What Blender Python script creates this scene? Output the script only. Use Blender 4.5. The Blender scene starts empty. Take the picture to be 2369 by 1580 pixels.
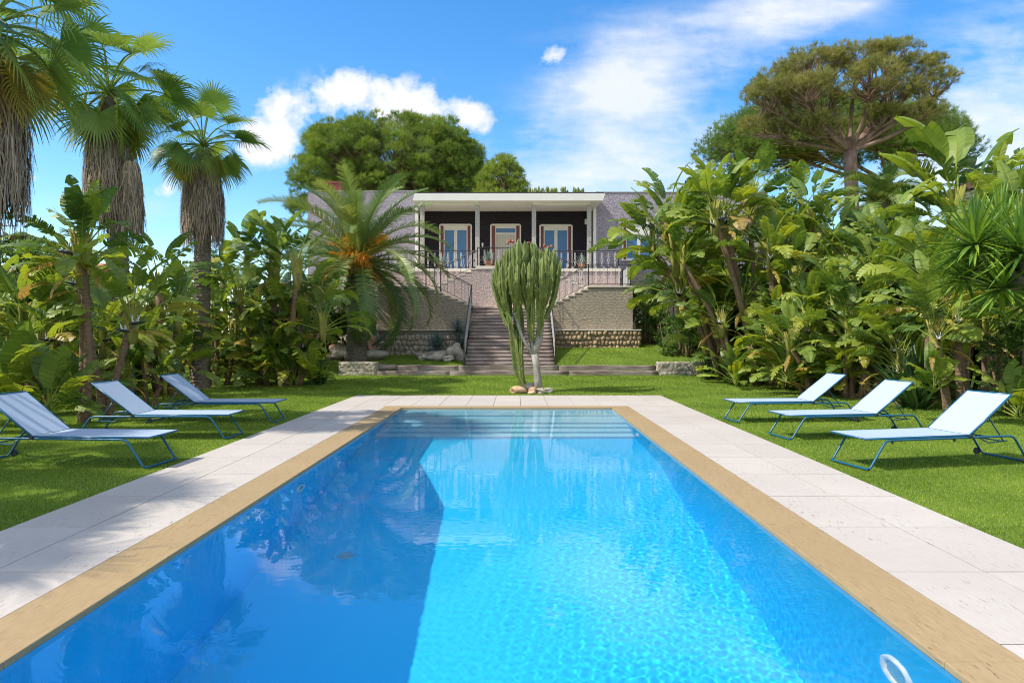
import bpy, bmesh, math, random
import numpy as np
from mathutils import Vector, Matrix, Quaternion

random.seed(7)
RNG = np.random.default_rng(11)
R = math.radians
F, HC, CX, CY = 1567.0, 1.75, 1185.0, 768.0      # focal length in photo pixels, eye height, vanishing point
sc = bpy.context.scene
COL = sc.collection

def P(x, y, Y):
    """world point seen at photo pixel (x, y) when it stands Y metres away"""
    return Vector(((x - CX) / F * Y, Y, HC - (y - CY) / F * Y))
def PX(x, Y): return (x - CX) / F * Y

# ------------------------------------------------------------------ materials
def lin(c):
    return tuple(((v / 12.92) if v <= 0.04045 else ((v + 0.055) / 1.055) ** 2.4) for v in c)

class NT:
    def __init__(self, tree):
        self.t = tree; self.n = tree.nodes; self.l = tree.links
    def node(self, typ, **kw):
        nd = self.n.new(typ)
        for k, v in kw.items(): setattr(nd, k, v)
        return nd
    def put(self, sock, v):
        if v is None: return
        if hasattr(v, 'is_linked') or isinstance(v, bpy.types.NodeSocket): self.l.new(v, sock)
        else:
            if isinstance(v, (tuple, list)) and len(v) == 3 and sock.type == 'RGBA': v = (*v, 1)
            sock.default_value = v
    def math(self, op, a, b=None, c=None, clamp=False):
        nd = self.node('ShaderNodeMath', operation=op, use_clamp=clamp)
        for i, v in enumerate((a, b, c)):
            if v is not None: self.put(nd.inputs[i], v)
        return nd.outputs[0]
    def mix(self, fac, a, b, blend='MIX'):
        nd = self.node('ShaderNodeMix', data_type='RGBA', blend_type=blend)
        self.put(nd.inputs[0], fac); self.put(nd.inputs[6], a); self.put(nd.inputs[7], b)
        return nd.outputs[2]
    def ramp(self, fac, stops):
        nd = self.node('ShaderNodeValToRGB')
        cr = nd.color_ramp
        while len(cr.elements) < len(stops): cr.elements.new(0.5)
        for e, (p, c) in zip(cr.elements, stops):
            e.position = p
            e.color = (*c, 1) if isinstance(c, (tuple, list)) else (c, c, c, 1)
        self.put(nd.inputs[0], fac)
        return nd.outputs[0]
    def obj(self, scale=(1, 1, 1), rot=(0, 0, 0)):
        tc = self.node('ShaderNodeTexCoord')
        mp = self.node('ShaderNodeMapping')
        mp.inputs['Scale'].default_value = scale; mp.inputs['Rotation'].default_value = rot
        self.l.new(tc.outputs['Object'], mp.inputs[0])
        return mp.outputs[0]
    def noise(self, vec, scale, detail=4, rough=0.55, out=0):
        nd = self.node('ShaderNodeTexNoise')
        nd.inputs['Scale'].default_value = scale; nd.inputs['Detail'].default_value = detail
        nd.inputs['Roughness'].default_value = rough
        if vec is not None: self.l.new(vec, nd.inputs['Vector'])
        return nd.outputs[out]
    def vor(self, vec, scale, feature='F1', out='Distance'):
        nd = self.node('ShaderNodeTexVoronoi', feature=feature)
        nd.inputs['Scale'].default_value = scale
        if vec is not None: self.l.new(vec, nd.inputs['Vector'])
        return nd.outputs[out]
    def bump(self, h, strength=0.5, dist=0.02):
        nd = self.node('ShaderNodeBump')
        nd.inputs['Strength'].default_value = strength; nd.inputs['Distance'].default_value = dist
        self.l.new(h, nd.inputs['Height'])
        return nd.outputs[0]
    def attr(self, name):
        return self.node('ShaderNodeAttribute', attribute_name=name).outputs['Fac']

def new_mat(name):
    m = bpy.data.materials.new(name); m.use_nodes = True
    t = NT(m.node_tree); t.n.clear()
    out = t.node('ShaderNodeOutputMaterial')
    return m, t, out

def principled(t, out, col, rough=0.6, spec=0.5, bump=None, metal=0.0):
    b = t.node('ShaderNodeBsdfPrincipled')
    t.put(b.inputs['Base Color'], col); t.put(b.inputs['Roughness'], rough)
    t.put(b.inputs['Specular IOR Level'], spec); t.put(b.inputs['Metallic'], metal)
    if bump is not None: t.l.new(bump, b.inputs['Normal'])
    t.l.new(b.outputs[0], out.inputs[0])
    return b

def mat_plain(name, col, rough=0.5, var=0.12, scale=6.0, spec=0.5, metal=0.0, bump=0.0):
    m, t, o = new_mat(name)
    v = t.obj()
    n = t.noise(v, scale, 5)
    c = t.mix(n, tuple(x * (1 - var) for x in col), tuple(min(1, x * (1 + var)) for x in col))
    bp = t.bump(t.noise(v, scale * 8, 3), bump, 0.01) if bump else None
    principled(t, o, c, rough, spec, bp, metal)
    return m

def mat_leaf(name, stops, transl=0.35, rough=0.42, spec=0.4, nscale=1.2):
    """leaf colour follows the leaf's own age ('tint' on every face): deep green, green, lime, yellow, dry"""
    m, t, o = new_mat(name)
    v = t.obj()
    a = t.math('ADD', t.attr('tint'), t.math('MULTIPLY', t.math('SUBTRACT', t.noise(v, nscale, 4), 0.5), 0.22))
    c = t.ramp(a, stops)
    b = t.node('ShaderNodeBsdfPrincipled')
    t.put(b.inputs['Base Color'], c); b.inputs['Roughness'].default_value = rough
    b.inputs['Specular IOR Level'].default_value = spec
    tr = t.node('ShaderNodeBsdfTranslucent')
    hs = t.node('ShaderNodeHueSaturation'); hs.inputs['Hue'].default_value = 0.485
    hs.inputs['Saturation'].default_value = 1.1; hs.inputs['Value'].default_value = 1.7
    t.l.new(c, hs.inputs['Color']); t.l.new(hs.outputs[0], tr.inputs[0])
    mx = t.node('ShaderNodeMixShader'); mx.inputs[0].default_value = transl
    t.l.new(b.outputs[0], mx.inputs[1]); t.l.new(tr.outputs[0], mx.inputs[2])
    t.l.new(mx.outputs[0], o.inputs[0])
    return m

def mat_bark(name, c1, c2, sx=(6, 6, 18), bump=0.8):
    m, t, o = new_mat(name)
    v = t.obj(sx)
    n = t.noise(v, 1.0, 6, 0.65)
    n2 = t.noise(t.obj(), 2.5, 3)
    c = t.mix(t.math('MULTIPLY', t.math('ADD', n, n2), 0.5), c1, c2)
    c = t.ramp(t.math('ADD', t.math('MULTIPLY', n, 0.75), t.math('MULTIPLY', n2, 0.25)), [(0.3, c1), (0.7, c2)])
    principled(t, o, c, 0.85, 0.2, t.bump(n, bump, 0.03))
    return m

M = {}
M['banana_leaf'] = mat_leaf('banana_leaf', [(0.0, (0.026, 0.065, 0.015)), (0.3, (0.082, 0.15, 0.027)), (0.52, (0.225, 0.29, 0.042)),
                                            (0.72, (0.30, 0.34, 0.04)), (0.86, (0.42, 0.32, 0.06)), (1.0, (0.20, 0.12, 0.06))], 0.36, 0.46, 0.4)
M['fan_leaf'] = mat_leaf('fan_leaf', [(0.0, (0.045, 0.10, 0.028)), (0.3, (0.12, 0.21, 0.045)), (0.55, (0.24, 0.31, 0.06)),
                                      (0.75, (0.36, 0.30, 0.05)), (0.9, (0.38, 0.25, 0.09)), (1.0, (0.30, 0.22, 0.14))], 0.3, 0.45, 0.4)
M['dry_leaf'] = mat_leaf('dry_leaf', [(0.0, (0.10, 0.075, 0.055)), (0.35, (0.20, 0.155, 0.115)), (0.7, (0.34, 0.27, 0.20)), (1.0, (0.46, 0.36, 0.24))], 0.12, 0.8, 0.15)
M['date_leaf'] = mat_leaf('date_leaf', [(0.0, (0.035, 0.075, 0.025)), (0.35, (0.085, 0.15, 0.04)), (0.65, (0.18, 0.24, 0.055)), (1.0, (0.36, 0.30, 0.08))], 0.25, 0.4, 0.5)
M['flower_stalk'] = mat_leaf('flower_stalk', [(0.0, (0.60, 0.29, 0.04)), (0.5, (0.80, 0.50, 0.07)), (1.0, (0.86, 0.63, 0.14))], 0.2, 0.6, 0.3)
M['needles'] = mat_leaf('needles', [(0.0, (0.05, 0.09, 0.02)), (0.35, (0.12, 0.19, 0.035)), (0.65, (0.21, 0.28, 0.045)), (1.0, (0.32, 0.36, 0.07))], 0.3, 0.6, 0.2)
M['brown_needles'] = mat_leaf('brown_needles', [(0.0, (0.10, 0.11, 0.03)), (0.4, (0.20, 0.21, 0.055)), (0.7, (0.31, 0.28, 0.08)), (1.0, (0.38, 0.28, 0.11))], 0.3, 0.6, 0.2)
M['hedge_leaf'] = mat_leaf('hedge_leaf', [(0.0, (0.025, 0.06, 0.013)), (0.4, (0.065, 0.13, 0.025)), (0.7, (0.15, 0.24, 0.04)), (1.0, (0.28, 0.30, 0.05))], 0.3, 0.45, 0.4)
M['red_leaf'] = mat_leaf('red_leaf', [(0.0, (0.05, 0.09, 0.02)), (0.4, (0.14, 0.15, 0.03)), (0.65, (0.42, 0.14, 0.05)), (1.0, (0.55, 0.10, 0.10))], 0.3, 0.5, 0.3)
M['yucca_leaf'] = mat_leaf('yucca_leaf', [(0.0, (0.035, 0.085, 0.018)), (0.35, (0.095, 0.19, 0.035)), (0.65, (0.20, 0.32, 0.045)), (1.0, (0.40, 0.38, 0.06))], 0.28, 0.33, 0.5)
M['blue_leaf'] = mat_leaf('blue_leaf', [(0.0, (0.05, 0.09, 0.085)), (0.5, (0.13, 0.19, 0.17)), (1.0, (0.26, 0.31, 0.24))], 0.15, 0.5, 0.4)
M['strap_leaf'] = mat_leaf('strap_leaf', [(0.0, (0.015, 0.045, 0.014)), (0.5, (0.05, 0.11, 0.03)), (1.0, (0.16, 0.20, 0.05))], 0.25, 0.4, 0.5)
M['banana_bark'] = mat_bark('banana_bark', (0.07, 0.045, 0.03), (0.30, 0.20, 0.12), (9, 9, 22))
M['sheath'] = mat_bark('sheath', (0.13, 0.15, 0.03), (0.33, 0.30, 0.07), (12, 12, 2))
M['palm_bark'] = mat_bark('palm_bark', (0.09, 0.075, 0.06), (0.33, 0.28, 0.22), (7, 7, 26), 1.0)
M['pine_bark'] = mat_bark('pine_bark', (0.10, 0.06, 0.045), (0.34, 0.23, 0.17), (3, 3, 1.2), 1.0)
M['spathe'] = mat_plain('spathe', (0.02, 0.022, 0.035), 0.45)
M['petal'] = mat_plain('petal', (0.72, 0.72, 0.68), 0.6)
M['cactus_green'] = None
m, t, o = new_mat('cactus_green')
v = t.obj((1, 1, 1)); n = t.noise(v, 5, 5, 0.6); n2 = t.noise(v, 26, 3)
c = t.ramp(t.math('ADD', t.math('MULTIPLY', n, 0.8), t.math('MULTIPLY', n2, 0.2)), [(0.3, (0.075, 0.11, 0.026)), (0.55, (0.155, 0.195, 0.04)), (0.75, (0.28, 0.30, 0.10))])
principled(t, o, c, 0.5, 0.4, t.bump(n2, 0.4, 0.01)); M['cactus_green'] = m
M['cactus_wood'] = mat_bark('cactus_wood', (0.16, 0.15, 0.12), (0.44, 0.42, 0.36), (14, 14, 3.5), 0.8)
M['pink_bud'] = mat_plain('pink_bud', (0.45, 0.12, 0.07), 0.6)

M['white_paint'] = mat_plain('white_paint', (0.74, 0.71, 0.65), 0.6, 0.06, 1.5)
M['frame_paint'] = mat_plain('frame_paint', (0.72, 0.68, 0.60), 0.45, 0.05, 2)
M['door_paint'] = mat_plain('door_paint', (0.56, 0.51, 0.42), 0.5, 0.06, 3)
M['red_shutter'] = mat_plain('red_shutter', (0.17, 0.022, 0.02), 0.4, 0.15, 5)
M['black_metal'] = mat_plain('black_metal', (0.018, 0.018, 0.02), 0.4, 0.2, 5)
M['pale_metal'] = mat_plain('pale_metal', (0.55, 0.54, 0.52), 0.45, 0.1, 5)
M['teal_metal'] = mat_plain('teal_metal', (0.006, 0.09, 0.175), 0.32, 0.1, 4)
M['black_plastic'] = mat_plain('black_plastic', (0.02, 0.02, 0.022), 0.5)
M['roof_felt'] = mat_plain('roof_felt', (0.10, 0.09, 0.09), 0.9, 0.2, 2)
M['roof_tile'] = mat_plain('roof_tile', (0.40, 0.17, 0.10), 0.8, 0.3, 4, bump=0.6)
M['terracotta'] = mat_plain('terracotta', (0.35, 0.16, 0.09), 0.8, 0.2, 4)
M['teal_awning'] = mat_plain('teal_awning', (0.10, 0.27, 0.30), 0.7, 0.1, 1)
M['white_cloth'] = mat_plain('white_cloth', (0.80, 0.80, 0.82), 0.8, 0.05, 2)
M['light_shell'] = mat_plain('light_shell', (0.75, 0.82, 0.84), 0.4, 0.05, 8)
M['lens'] = mat_plain('lens', (0.22, 0.45, 0.55), 0.2, 0.1, 8)

# woven sling
m, t, o = new_mat('sling')
v = t.obj((1, 1, 1))
w1 = t.node('ShaderNodeTexWave', wave_type='BANDS', bands_direction='X'); w1.inputs['Scale'].default_value = 30; t.l.new(v, w1.inputs[0])
w2 = t.node('ShaderNodeTexWave', wave_type='BANDS', bands_direction='Y'); w2.inputs['Scale'].default_value = 30; t.l.new(v, w2.inputs[0])
h = t.math('MULTIPLY', w1.outputs['Fac'], w2.outputs['Fac'])
c = t.mix(h, (0.38, 0.48, 0.60), (0.56, 0.63, 0.72))
b = t.node('ShaderNodeBsdfPrincipled'); t.put(b.inputs['Base Color'], c); b.inputs['Roughness'].default_value = 0.6
t.l.new(t.bump(h, 0.2, 0.002), b.inputs['Normal'])
tr = t.node('ShaderNodeBsdfTranslucent'); tr.inputs[0].default_value = (0.50, 0.62, 0.78, 1)
mx = t.node('ShaderNodeMixShader'); mx.inputs[0].default_value = 0.18
t.l.new(b.outputs[0], mx.inputs[1]); t.l.new(tr.outputs[0], mx.inputs[2]); t.l.new(mx.outputs[0], o.inputs[0])
M['sling'] = m

def mat_stucco(name, c1, c2, scale=26, bump=0.9, dist=0.03, dark=0.35):
    m, t, o = new_mat(name)
    v = t.obj()
    vo = t.vor(v, scale)
    n = t.noise(v, scale * 0.9, 5, 0.7)
    n2 = t.noise(v, 0.5, 4)
    h = t.math('ADD', t.math('MULTIPLY', vo, -0.8), n)
    c = t.ramp(n, [(0.32, tuple(x * dark for x in c1)), (0.5, c1), (0.68, c2)])
    c = t.mix(t.math('MULTIPLY', n2, 0.35), c, tuple(x * 0.75 for x in c1))
    principled(t, o, c, 0.9, 0.2, t.bump(h, bump, dist))
    return m
M['lilac_stucco'] = mat_stucco('lilac_stucco', (0.335, 0.29, 0.335), (0.53, 0.48, 0.51), 19, .9, .03, .5)
M['pink_stucco'] = mat_stucco('pink_stucco', (0.45, 0.35, 0.325), (0.65, 0.54, 0.50), 19, .9, .03, .5)
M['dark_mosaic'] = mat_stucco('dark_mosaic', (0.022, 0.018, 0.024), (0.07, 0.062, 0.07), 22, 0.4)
M['speckled_column'] = mat_stucco('speckled_column', (0.42, 0.39, 0.34), (0.66, 0.62, 0.55), 30, 0.6)
M['red_brick'] = mat_stucco('red_brick', (0.30, 0.07, 0.08), (0.42, 0.13, 0.13), 8, 0.5)
M['render_wall'] = mat_plain('render_wall', (0.66, 0.60, 0.50), 0.85, 0.1, 0.8, bump=0.2)

# split-faced stone cladding in thin courses
m, t, o = new_mat('split_stone')
v = t.obj((4.2, 4.2, 11.0))
n = t.noise(v, 2.0, 6, 0.62)
br = t.node('ShaderNodeTexBrick'); br.inputs['Scale'].default_value = 1.0
br.inputs['Brick Width'].default_value = 0.26; br.inputs['Row Height'].default_value = 0.075; br.inputs['Mortar Size'].default_value = 0.012
br.inputs['Color1'].default_value = (0.9, 0.9, 0.9, 1); br.inputs['Color2'].default_value = (0.3, 0.3, 0.3, 1); br.inputs['Mortar'].default_value = (0, 0, 0, 1)
vv = t.obj((1, 1, 1), (R(90), 0, 0)); t.l.new(vv, br.inputs[0])
stain = t.noise(t.obj((0.6, 0.6, 0.35)), 1.2, 5)
h = t.math('ADD', t.math('MULTIPLY', br.outputs[0], 0.5), t.math('MULTIPLY', n, 1.3))
c = t.ramp(n, [(0.32, (0.21, 0.17, 0.125)), (0.5, (0.46, 0.385, 0.285)), (0.7, (0.68, 0.58, 0.45))])
c = t.mix(t.math('MULTIPLY', t.ramp(stain, [(0.4, 0.0), (0.65, 1.0)]), 0.35), c, (0.30, 0.28, 0.25))
principled(t, o, c, 0.9, 0.2, t.bump(h, 1.0, 0.10)); M['split_stone'] = m

def mat_rock(name, c1, c2, c3):
    m, t, o = new_mat(name)
    v = t.obj()
    n = t.noise(v, 5, 6, 0.65); n2 = t.noise(v, 1.3, 3)
    c = t.ramp(t.math('ADD', t.math('MULTIPLY', n, 0.6), t.math('MULTIPLY', n2, 0.4)), [(0.3, c1), (0.5, c2), (0.68, c3)])
    principled(t, o, c, 0.9, 0.2, t.bump(t.noise(v, 14, 6, 0.7), 0.8, 0.03))
    return m
M['limestone'] = mat_rock('limestone', (0.16, 0.135, 0.11), (0.38, 0.335, 0.275), (0.56, 0.50, 0.43))
M['tan_stone'] = mat_rock('tan_stone', (0.16, 0.11, 0.07), (0.36, 0.26, 0.16), (0.55, 0.42, 0.28))
M['orange_rock'] = mat_rock('orange_rock', (0.22, 0.11, 0.06), (0.48, 0.30, 0.18), (0.66, 0.50, 0.36))
M['mortar'] = mat_plain('mortar', (0.26, 0.225, 0.18), 0.95, 0.25, 6, bump=0.5)
M['rubble_render'] = mat_stucco('rubble_render', (0.38, 0.34, 0.27), (0.60, 0.55, 0.46), 7, 1.0, 0.06, 0.4)

# old timber sleepers
m, t, o = new_mat('timber')
n = t.noise(t.obj((1.2, 22, 22)), 1.0, 6, 0.65); n2 = t.noise(t.obj(), 1.1, 4)
c = t.ramp(t.math('ADD', t.math('MULTIPLY', n, 0.65), t.math('MULTIPLY', n2, 0.35)), [(0.3, (0.09, 0.06, 0.05)), (0.5, (0.25, 0.20, 0.175)), (0.7, (0.46, 0.40, 0.355))])
principled(t, o, c, 0.85, 0.2, t.bump(n, 0.6, 0.02)); M['timber'] = m

def mat_travertine(name, base, streak, pit, tone=0.3, pits=0.3):
    m, t, o = new_mat(name)
    v = t.obj((15.0, 2.6, 15.0))
    n = t.noise(v, 3.0, 6, 0.6)
    n2 = t.noise(t.obj((1, 1, 1)), 0.9, 4)
    pitn = t.noise(t.obj((44, 9, 44)), 1.0, 2, 0.5)
    pitm = t.math('MULTIPLY', t.ramp(pitn, [(0.64, 0.0), (0.69, 1.0)]), t.ramp(t.noise(t.obj((2.0, 0.7, 2)), 1.0, 3), [(0.40, 0.0), (0.55, 1.0)]))
    c = t.mix(t.ramp(n, [(0.40, 0.0), (0.78, 1.0)]), base, streak)
    c = t.mix(t.math('MULTIPLY', t.ramp(n2, [(0.35, 0.0), (0.7, 1.0)]), 0.35), c, tuple(x * 0.86 for x in streak))
    tint = t.math('MULTIPLY', t.math('SUBTRACT', t.attr('tint'), 0.5), tone * 2)
    c = t.mix(t.math('ABSOLUTE', tint), c, tuple(x * .82 for x in streak))
    c = t.mix(t.math('MULTIPLY', pitm, pits * 2.2, clamp=True), c, pit)
    principled(t, o, c, 0.55, 0.35, t.bump(t.math('SUBTRACT', n, pitm), 0.12, 0.006))
    return m
M['travertine'] = mat_travertine('travertine', (0.51, 0.465, 0.41), (0.44, 0.385, 0.335), (0.16, 0.115, 0.085))
M['tan_travertine'] = mat_travertine('tan_travertine', (0.37, 0.265, 0.135), (0.29, 0.20, 0.095), (0.15, 0.09, 0.045), 0.05, 0.3)
M['grout'] = mat_plain('grout', (0.20, 0.17, 0.14), 0.9)

# pool lining
m, t, o = new_mat('pool_lining')
n = t.noise(t.obj(), 1.2, 3)
c = t.mix(n, (0.020, 0.56, 0.93), (0.024, 0.58, 0.94))
principled(t, o, c, 0.6, 0.2); M['pool_lining'] = m
M['shallow_bright_lining'] = mat_plain('shallow_bright_lining', (0.30, 0.68, 0.82), 0.6, 0.04, 1.0, 0.2)  # paler copy of the pool lining: shallow water's brightness put into the colour

# lawn soil/turf under the blades
m, t, o = new_mat('turf')
v = t.obj()
n = t.noise(v, 0.7, 5, 0.6); n2 = t.noise(v, 60, 3, 0.7); n3 = t.noise(t.obj((1, 7, 1)), 22, 3, 0.7)
f = t.math('ADD', t.math('MULTIPLY', n, 0.35), t.math('ADD', t.math('MULTIPLY', n2, 0.35), t.math('MULTIPLY', n3, 0.3)))
c = t.ramp(f, [(0.3, (0.035, 0.07, 0.01)), (0.5, (0.125, 0.19, 0.025)), (0.7, (0.26, 0.32, 0.055))])
principled(t, o, c, 0.9, 0.1, t.bump(n2, 0.7, 0.03)); M['turf'] = m
M['grass_blade'] = mat_leaf('grass_blade', [(0.0, (0.06, 0.125, 0.012)), (0.5, (0.195, 0.295, 0.035)), (1.0, (0.40, 0.45, 0.09))], 0.3, 0.5, 0.25, 0.6)

# window glass: blue of the mirrored sky put into the base colour
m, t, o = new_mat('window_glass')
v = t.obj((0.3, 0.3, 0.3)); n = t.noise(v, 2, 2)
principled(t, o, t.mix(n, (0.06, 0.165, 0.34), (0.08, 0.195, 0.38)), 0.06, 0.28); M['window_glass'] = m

# water
m, t, o = new_mat('water')
rf = t.node('ShaderNodeBsdfGlass'); rf.inputs['IOR'].default_value = 1.333; rf.inputs['Roughness'].default_value = 0.0
rf.inputs['Color'].default_value = (1, 1, 1, 1)
t.l.new(rf.outputs[0], o.inputs[0])
M['water'] = m

# ------------------------------------------------------------------ mesh helpers
class MB:
    """collects polygons; build() links them as ONE mesh object"""
    def __init__(self): self.v = []; self.f = []; self.t = []; self.mi = []; self.cur = 0
    def quad(self, a, b, c, d, tint=0.5):
        i = len(self.v); self.v += [a, b, c, d]; self.f.append((i, i + 1, i + 2, i + 3)); self.t.append(tint); self.mi.append(self.cur)
    def tri(self, a, b, c, tint=0.5):
        i = len(self.v); self.v += [a, b, c]; self.f.append((i, i + 1, i + 2)); self.t.append(tint); self.mi.append(self.cur)
    def strip(self, L, Rr, tints):
        """ribbon between two point lists"""
        i = len(self.v); n = len(L)
        for a, b in zip(L, Rr): self.v += [a, b]
        for k in range(n - 1):
            self.f.append((i + 2 * k, i + 2 * k + 1, i + 2 * k + 3, i + 2 * k + 2)); self.t.append(tints if not isinstance(tints, list) else tints[k]); self.mi.append(self.cur)
    def box(self, x0, x1, y0, y1, z0, z1, tint=0.5):
        i = len(self.v)
        self.v += [Vector((x, y, z)) for z in (z0, z1) for y in (y0, y1) for x in (x0, x1)]
        for q in ((0, 2, 3, 1), (4, 5, 7, 6), (0, 1, 5, 4), (2, 6, 7, 3), (0, 4, 6, 2), (1, 3, 7, 5)):
            self.f.append(tuple(i + k for k in q)); self.t.append(tint); self.mi.append(self.cur)
    def bevbox(self, x0, x1, y0, y1, z0, z1, b=0.01, tint=0.5):
        bm = bmesh.new(); bmesh.ops.create_cube(bm, size=1)
        for w in bm.verts: w.co = Vector(((x0 + x1) / 2 + w.co.x * (x1 - x0), (y0 + y1) / 2 + w.co.y * (y1 - y0), (z0 + z1) / 2 + w.co.z * (z1 - z0)))
        bmesh.ops.bevel(bm, geom=bm.edges[:], offset=b, segments=2, affect='EDGES', profile=0.6)
        self.bm(bm, tint=tint)
    def bm(self, bm, mat=None, tint=0.5):
        i = len(self.v); bm.verts.index_update()
        for w in bm.verts: self.v.append((mat @ w.co) if mat else w.co.copy())
        for f in bm.faces: self.f.append(tuple(i + w.index for w in f.verts)); self.t.append(tint); self.mi.append(self.cur)
        bm.free()
    def tube(self, pts, rad, n=8, tint=0.5, cap=True):
        pts = [Vector(p) for p in pts]
        if not hasattr(rad, '__len__'): rad = [rad] * len(pts)
        i0 = len(self.v); up = None
        for k, p in enumerate(pts):
            d = (pts[min(k + 1, len(pts) - 1)] - pts[max(k - 1, 0)])
            d = d.normalized() if d.length > 1e-9 else Vector((0, 0, 1))
            if up is None:
                a = Vector((1, 0, 0)) if abs(d.x) < 0.8 else Vector((0, 1, 0))
                up = (a - d * a.dot(d)).normalized()
            else:
                up = (up - d * up.dot(d)); up = up.normalized() if up.length > 1e-6 else d.orthogonal().normalized()
            s = d.cross(up)
            for j in range(n):
                an = 2 * math.pi * j / n
                self.v.append(p + (up * math.cos(an) + s * math.sin(an)) * rad[k])
        for k in range(len(pts) - 1):
            for j in range(n):
                a = i0 + k * n + j; b = i0 + k * n + (j + 1) % n
                self.f.append((a, b, b + n, a + n)); self.t.append(tint if not isinstance(tint, list) else tint[k]); self.mi.append(self.cur)
        if cap:
            for st, rev in ((i0, True), (i0 + (len(pts) - 1) * n, False)):
                fc = list(range(st, st + n))
                self.f.append(tuple(fc[::-1] if rev else fc)); self.t.append(tint if not isinstance(tint, list) else tint[-1]); self.mi.append(self.cur)
    def ring(self, c, axis, r_out, r_in, depth, n=28):
        axis = Vector(axis).normalized(); u = axis.orthogonal().normalized(); w = axis.cross(u); c = Vector(c)
        prof = [(r_out, 0), (r_out, depth), ((r_out * .7 + r_in * .3), depth * 1.5), (r_in, depth), (r_in, 0)]
        i = len(self.v)
        for k in range(n):
            a = 2 * math.pi * k / n; d = u * math.cos(a) + w * math.sin(a)
            for (r, h) in prof: self.v.append(c + d * r + axis * h)
        m_ = len(prof)
        for k in range(n):
            for j in range(m_ - 1):
                a = i + k * m_ + j; b = i + ((k + 1) % n) * m_ + j
                self.f.append((a, b, b + 1, a + 1)); self.t.append(0.5); self.mi.append(self.cur)
    def disc(self, c, axis, r, n=24):
        axis = Vector(axis).normalized(); u = axis.orthogonal().normalized(); w = axis.cross(u); c = Vector(c)
        i = len(self.v)
        self.v += [c + (u * math.cos(2 * math.pi * k / n) + w * math.sin(2 * math.pi * k / n)) * r for k in range(n)]
        self.f.append(tuple(range(i, i + n))); self.t.append(0.5); self.mi.append(self.cur)
    def mesh(self, name, mats, smooth=False):
        me = bpy.data.meshes.new(name)
        me.from_pydata([tuple(p) for p in self.v], [], self.f)
        for mm in (mats if isinstance(mats, (list, tuple)) else [mats]): me.materials.append(mm)
        a = me.attributes.new('tint', 'FLOAT', 'FACE'); a.data.foreach_set('value', self.t)
        if any(self.mi): me.polygons.foreach_set('material_index', self.mi)
        if smooth: me.polygons.foreach_set('use_smooth', [True] * len(me.polygons))
        me.update()
        return me
    def build(self, name, mats, parent=None, smooth=False):
        return link(name, self.mesh(name, mats, smooth), parent)

def np_mesh(name, V, Fc, tint, mat, smooth=False):
    me = bpy.data.meshes.new(name); k = Fc.shape[1]
    me.vertices.add(len(V)); me.vertices.foreach_set('co', np.asarray(V, np.float32).ravel())
    me.loops.add(Fc.size); me.loops.foreach_set('vertex_index', Fc.astype(np.int32).ravel())
    me.polygons.add(len(Fc)); me.polygons.foreach_set('loop_start', np.arange(0, Fc.size, k, dtype=np.int32))
    if smooth: me.polygons.foreach_set('use_smooth', np.ones(len(Fc), bool))
    me.materials.append(mat)
    me.update(calc_edges=True)
    a = me.attributes.new('tint', 'FLOAT', 'FACE'); a.data.foreach_set('value', np.asarray(tint, np.float32))
    return me

def link(name, data, parent=None):
    ob = bpy.data.objects.new(name, data); COL.objects.link(ob)
    if parent is not None: ob.parent = parent
    return ob
def tag(o, label=None, cat=None, group=None, kind=None):
    if label: o['label'] = label
    if cat: o['category'] = cat
    if group: o['group'] = group
    if kind: o['kind'] = kind
    return o
def thing(name, label, cat, loc=(0, 0, 0), rz=0, group=None):
    o = link(name, None); o.location = loc; o.rotation_euler = (0, 0, rz)
    o.empty_display_size = 0.2
    return tag(o, label, cat, group)
def structure(o): return tag(o, kind='structure')
def copy_tree(o, parent=None):
    c = o.copy(); COL.objects.link(c)
    if parent is not None: c.parent = parent
    for ch in list(o.children): copy_tree(ch, c)
    return c
def bez(p0, p1, p2, n=8):
    p0, p1, p2 = Vector(p0), Vector(p1), Vector(p2)
    return [p0 * (1 - t) ** 2 + p1 * 2 * t * (1 - t) + p2 * t * t for t in [k / (n - 1) for k in range(n)]]
def rotz(v, a):
    c, s = math.cos(a), math.sin(a)
    return Vector((v.x * c - v.y * s, v.x * s + v.y * c, v.z))

# ------------------------------------------------------------------ camera, sun, sky
cam = bpy.data.cameras.new('camera'); cam.sensor_width = 36; cam.lens = 36 * F / 2351
cam.shift_x = -(CX - 1175.5) / 2351; cam.shift_y = -(784 - CY) / 2351; cam.clip_end = 3000
co = link('camera', cam); co.location = (0, 0, HC); co.rotation_euler = (R(90), 0, 0); sc.camera = co

EL = R(50); AZ = Vector((-0.95, -0.31)).normalized()
S = Vector((AZ.x * math.cos(EL), AZ.y * math.cos(EL), math.sin(EL)))
sun = bpy.data.lights.new('sun', 'SUN'); sun.energy = 3.5; sun.angle = R(0.53); sun.color = (1.0, 0.94, 0.84)
so = link('sun', sun); so.rotation_euler = S.to_track_quat('Z', 'Y').to_euler(); so.location = (-30, -10, 40)
sun.cycles.is_caustics_light = True

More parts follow.
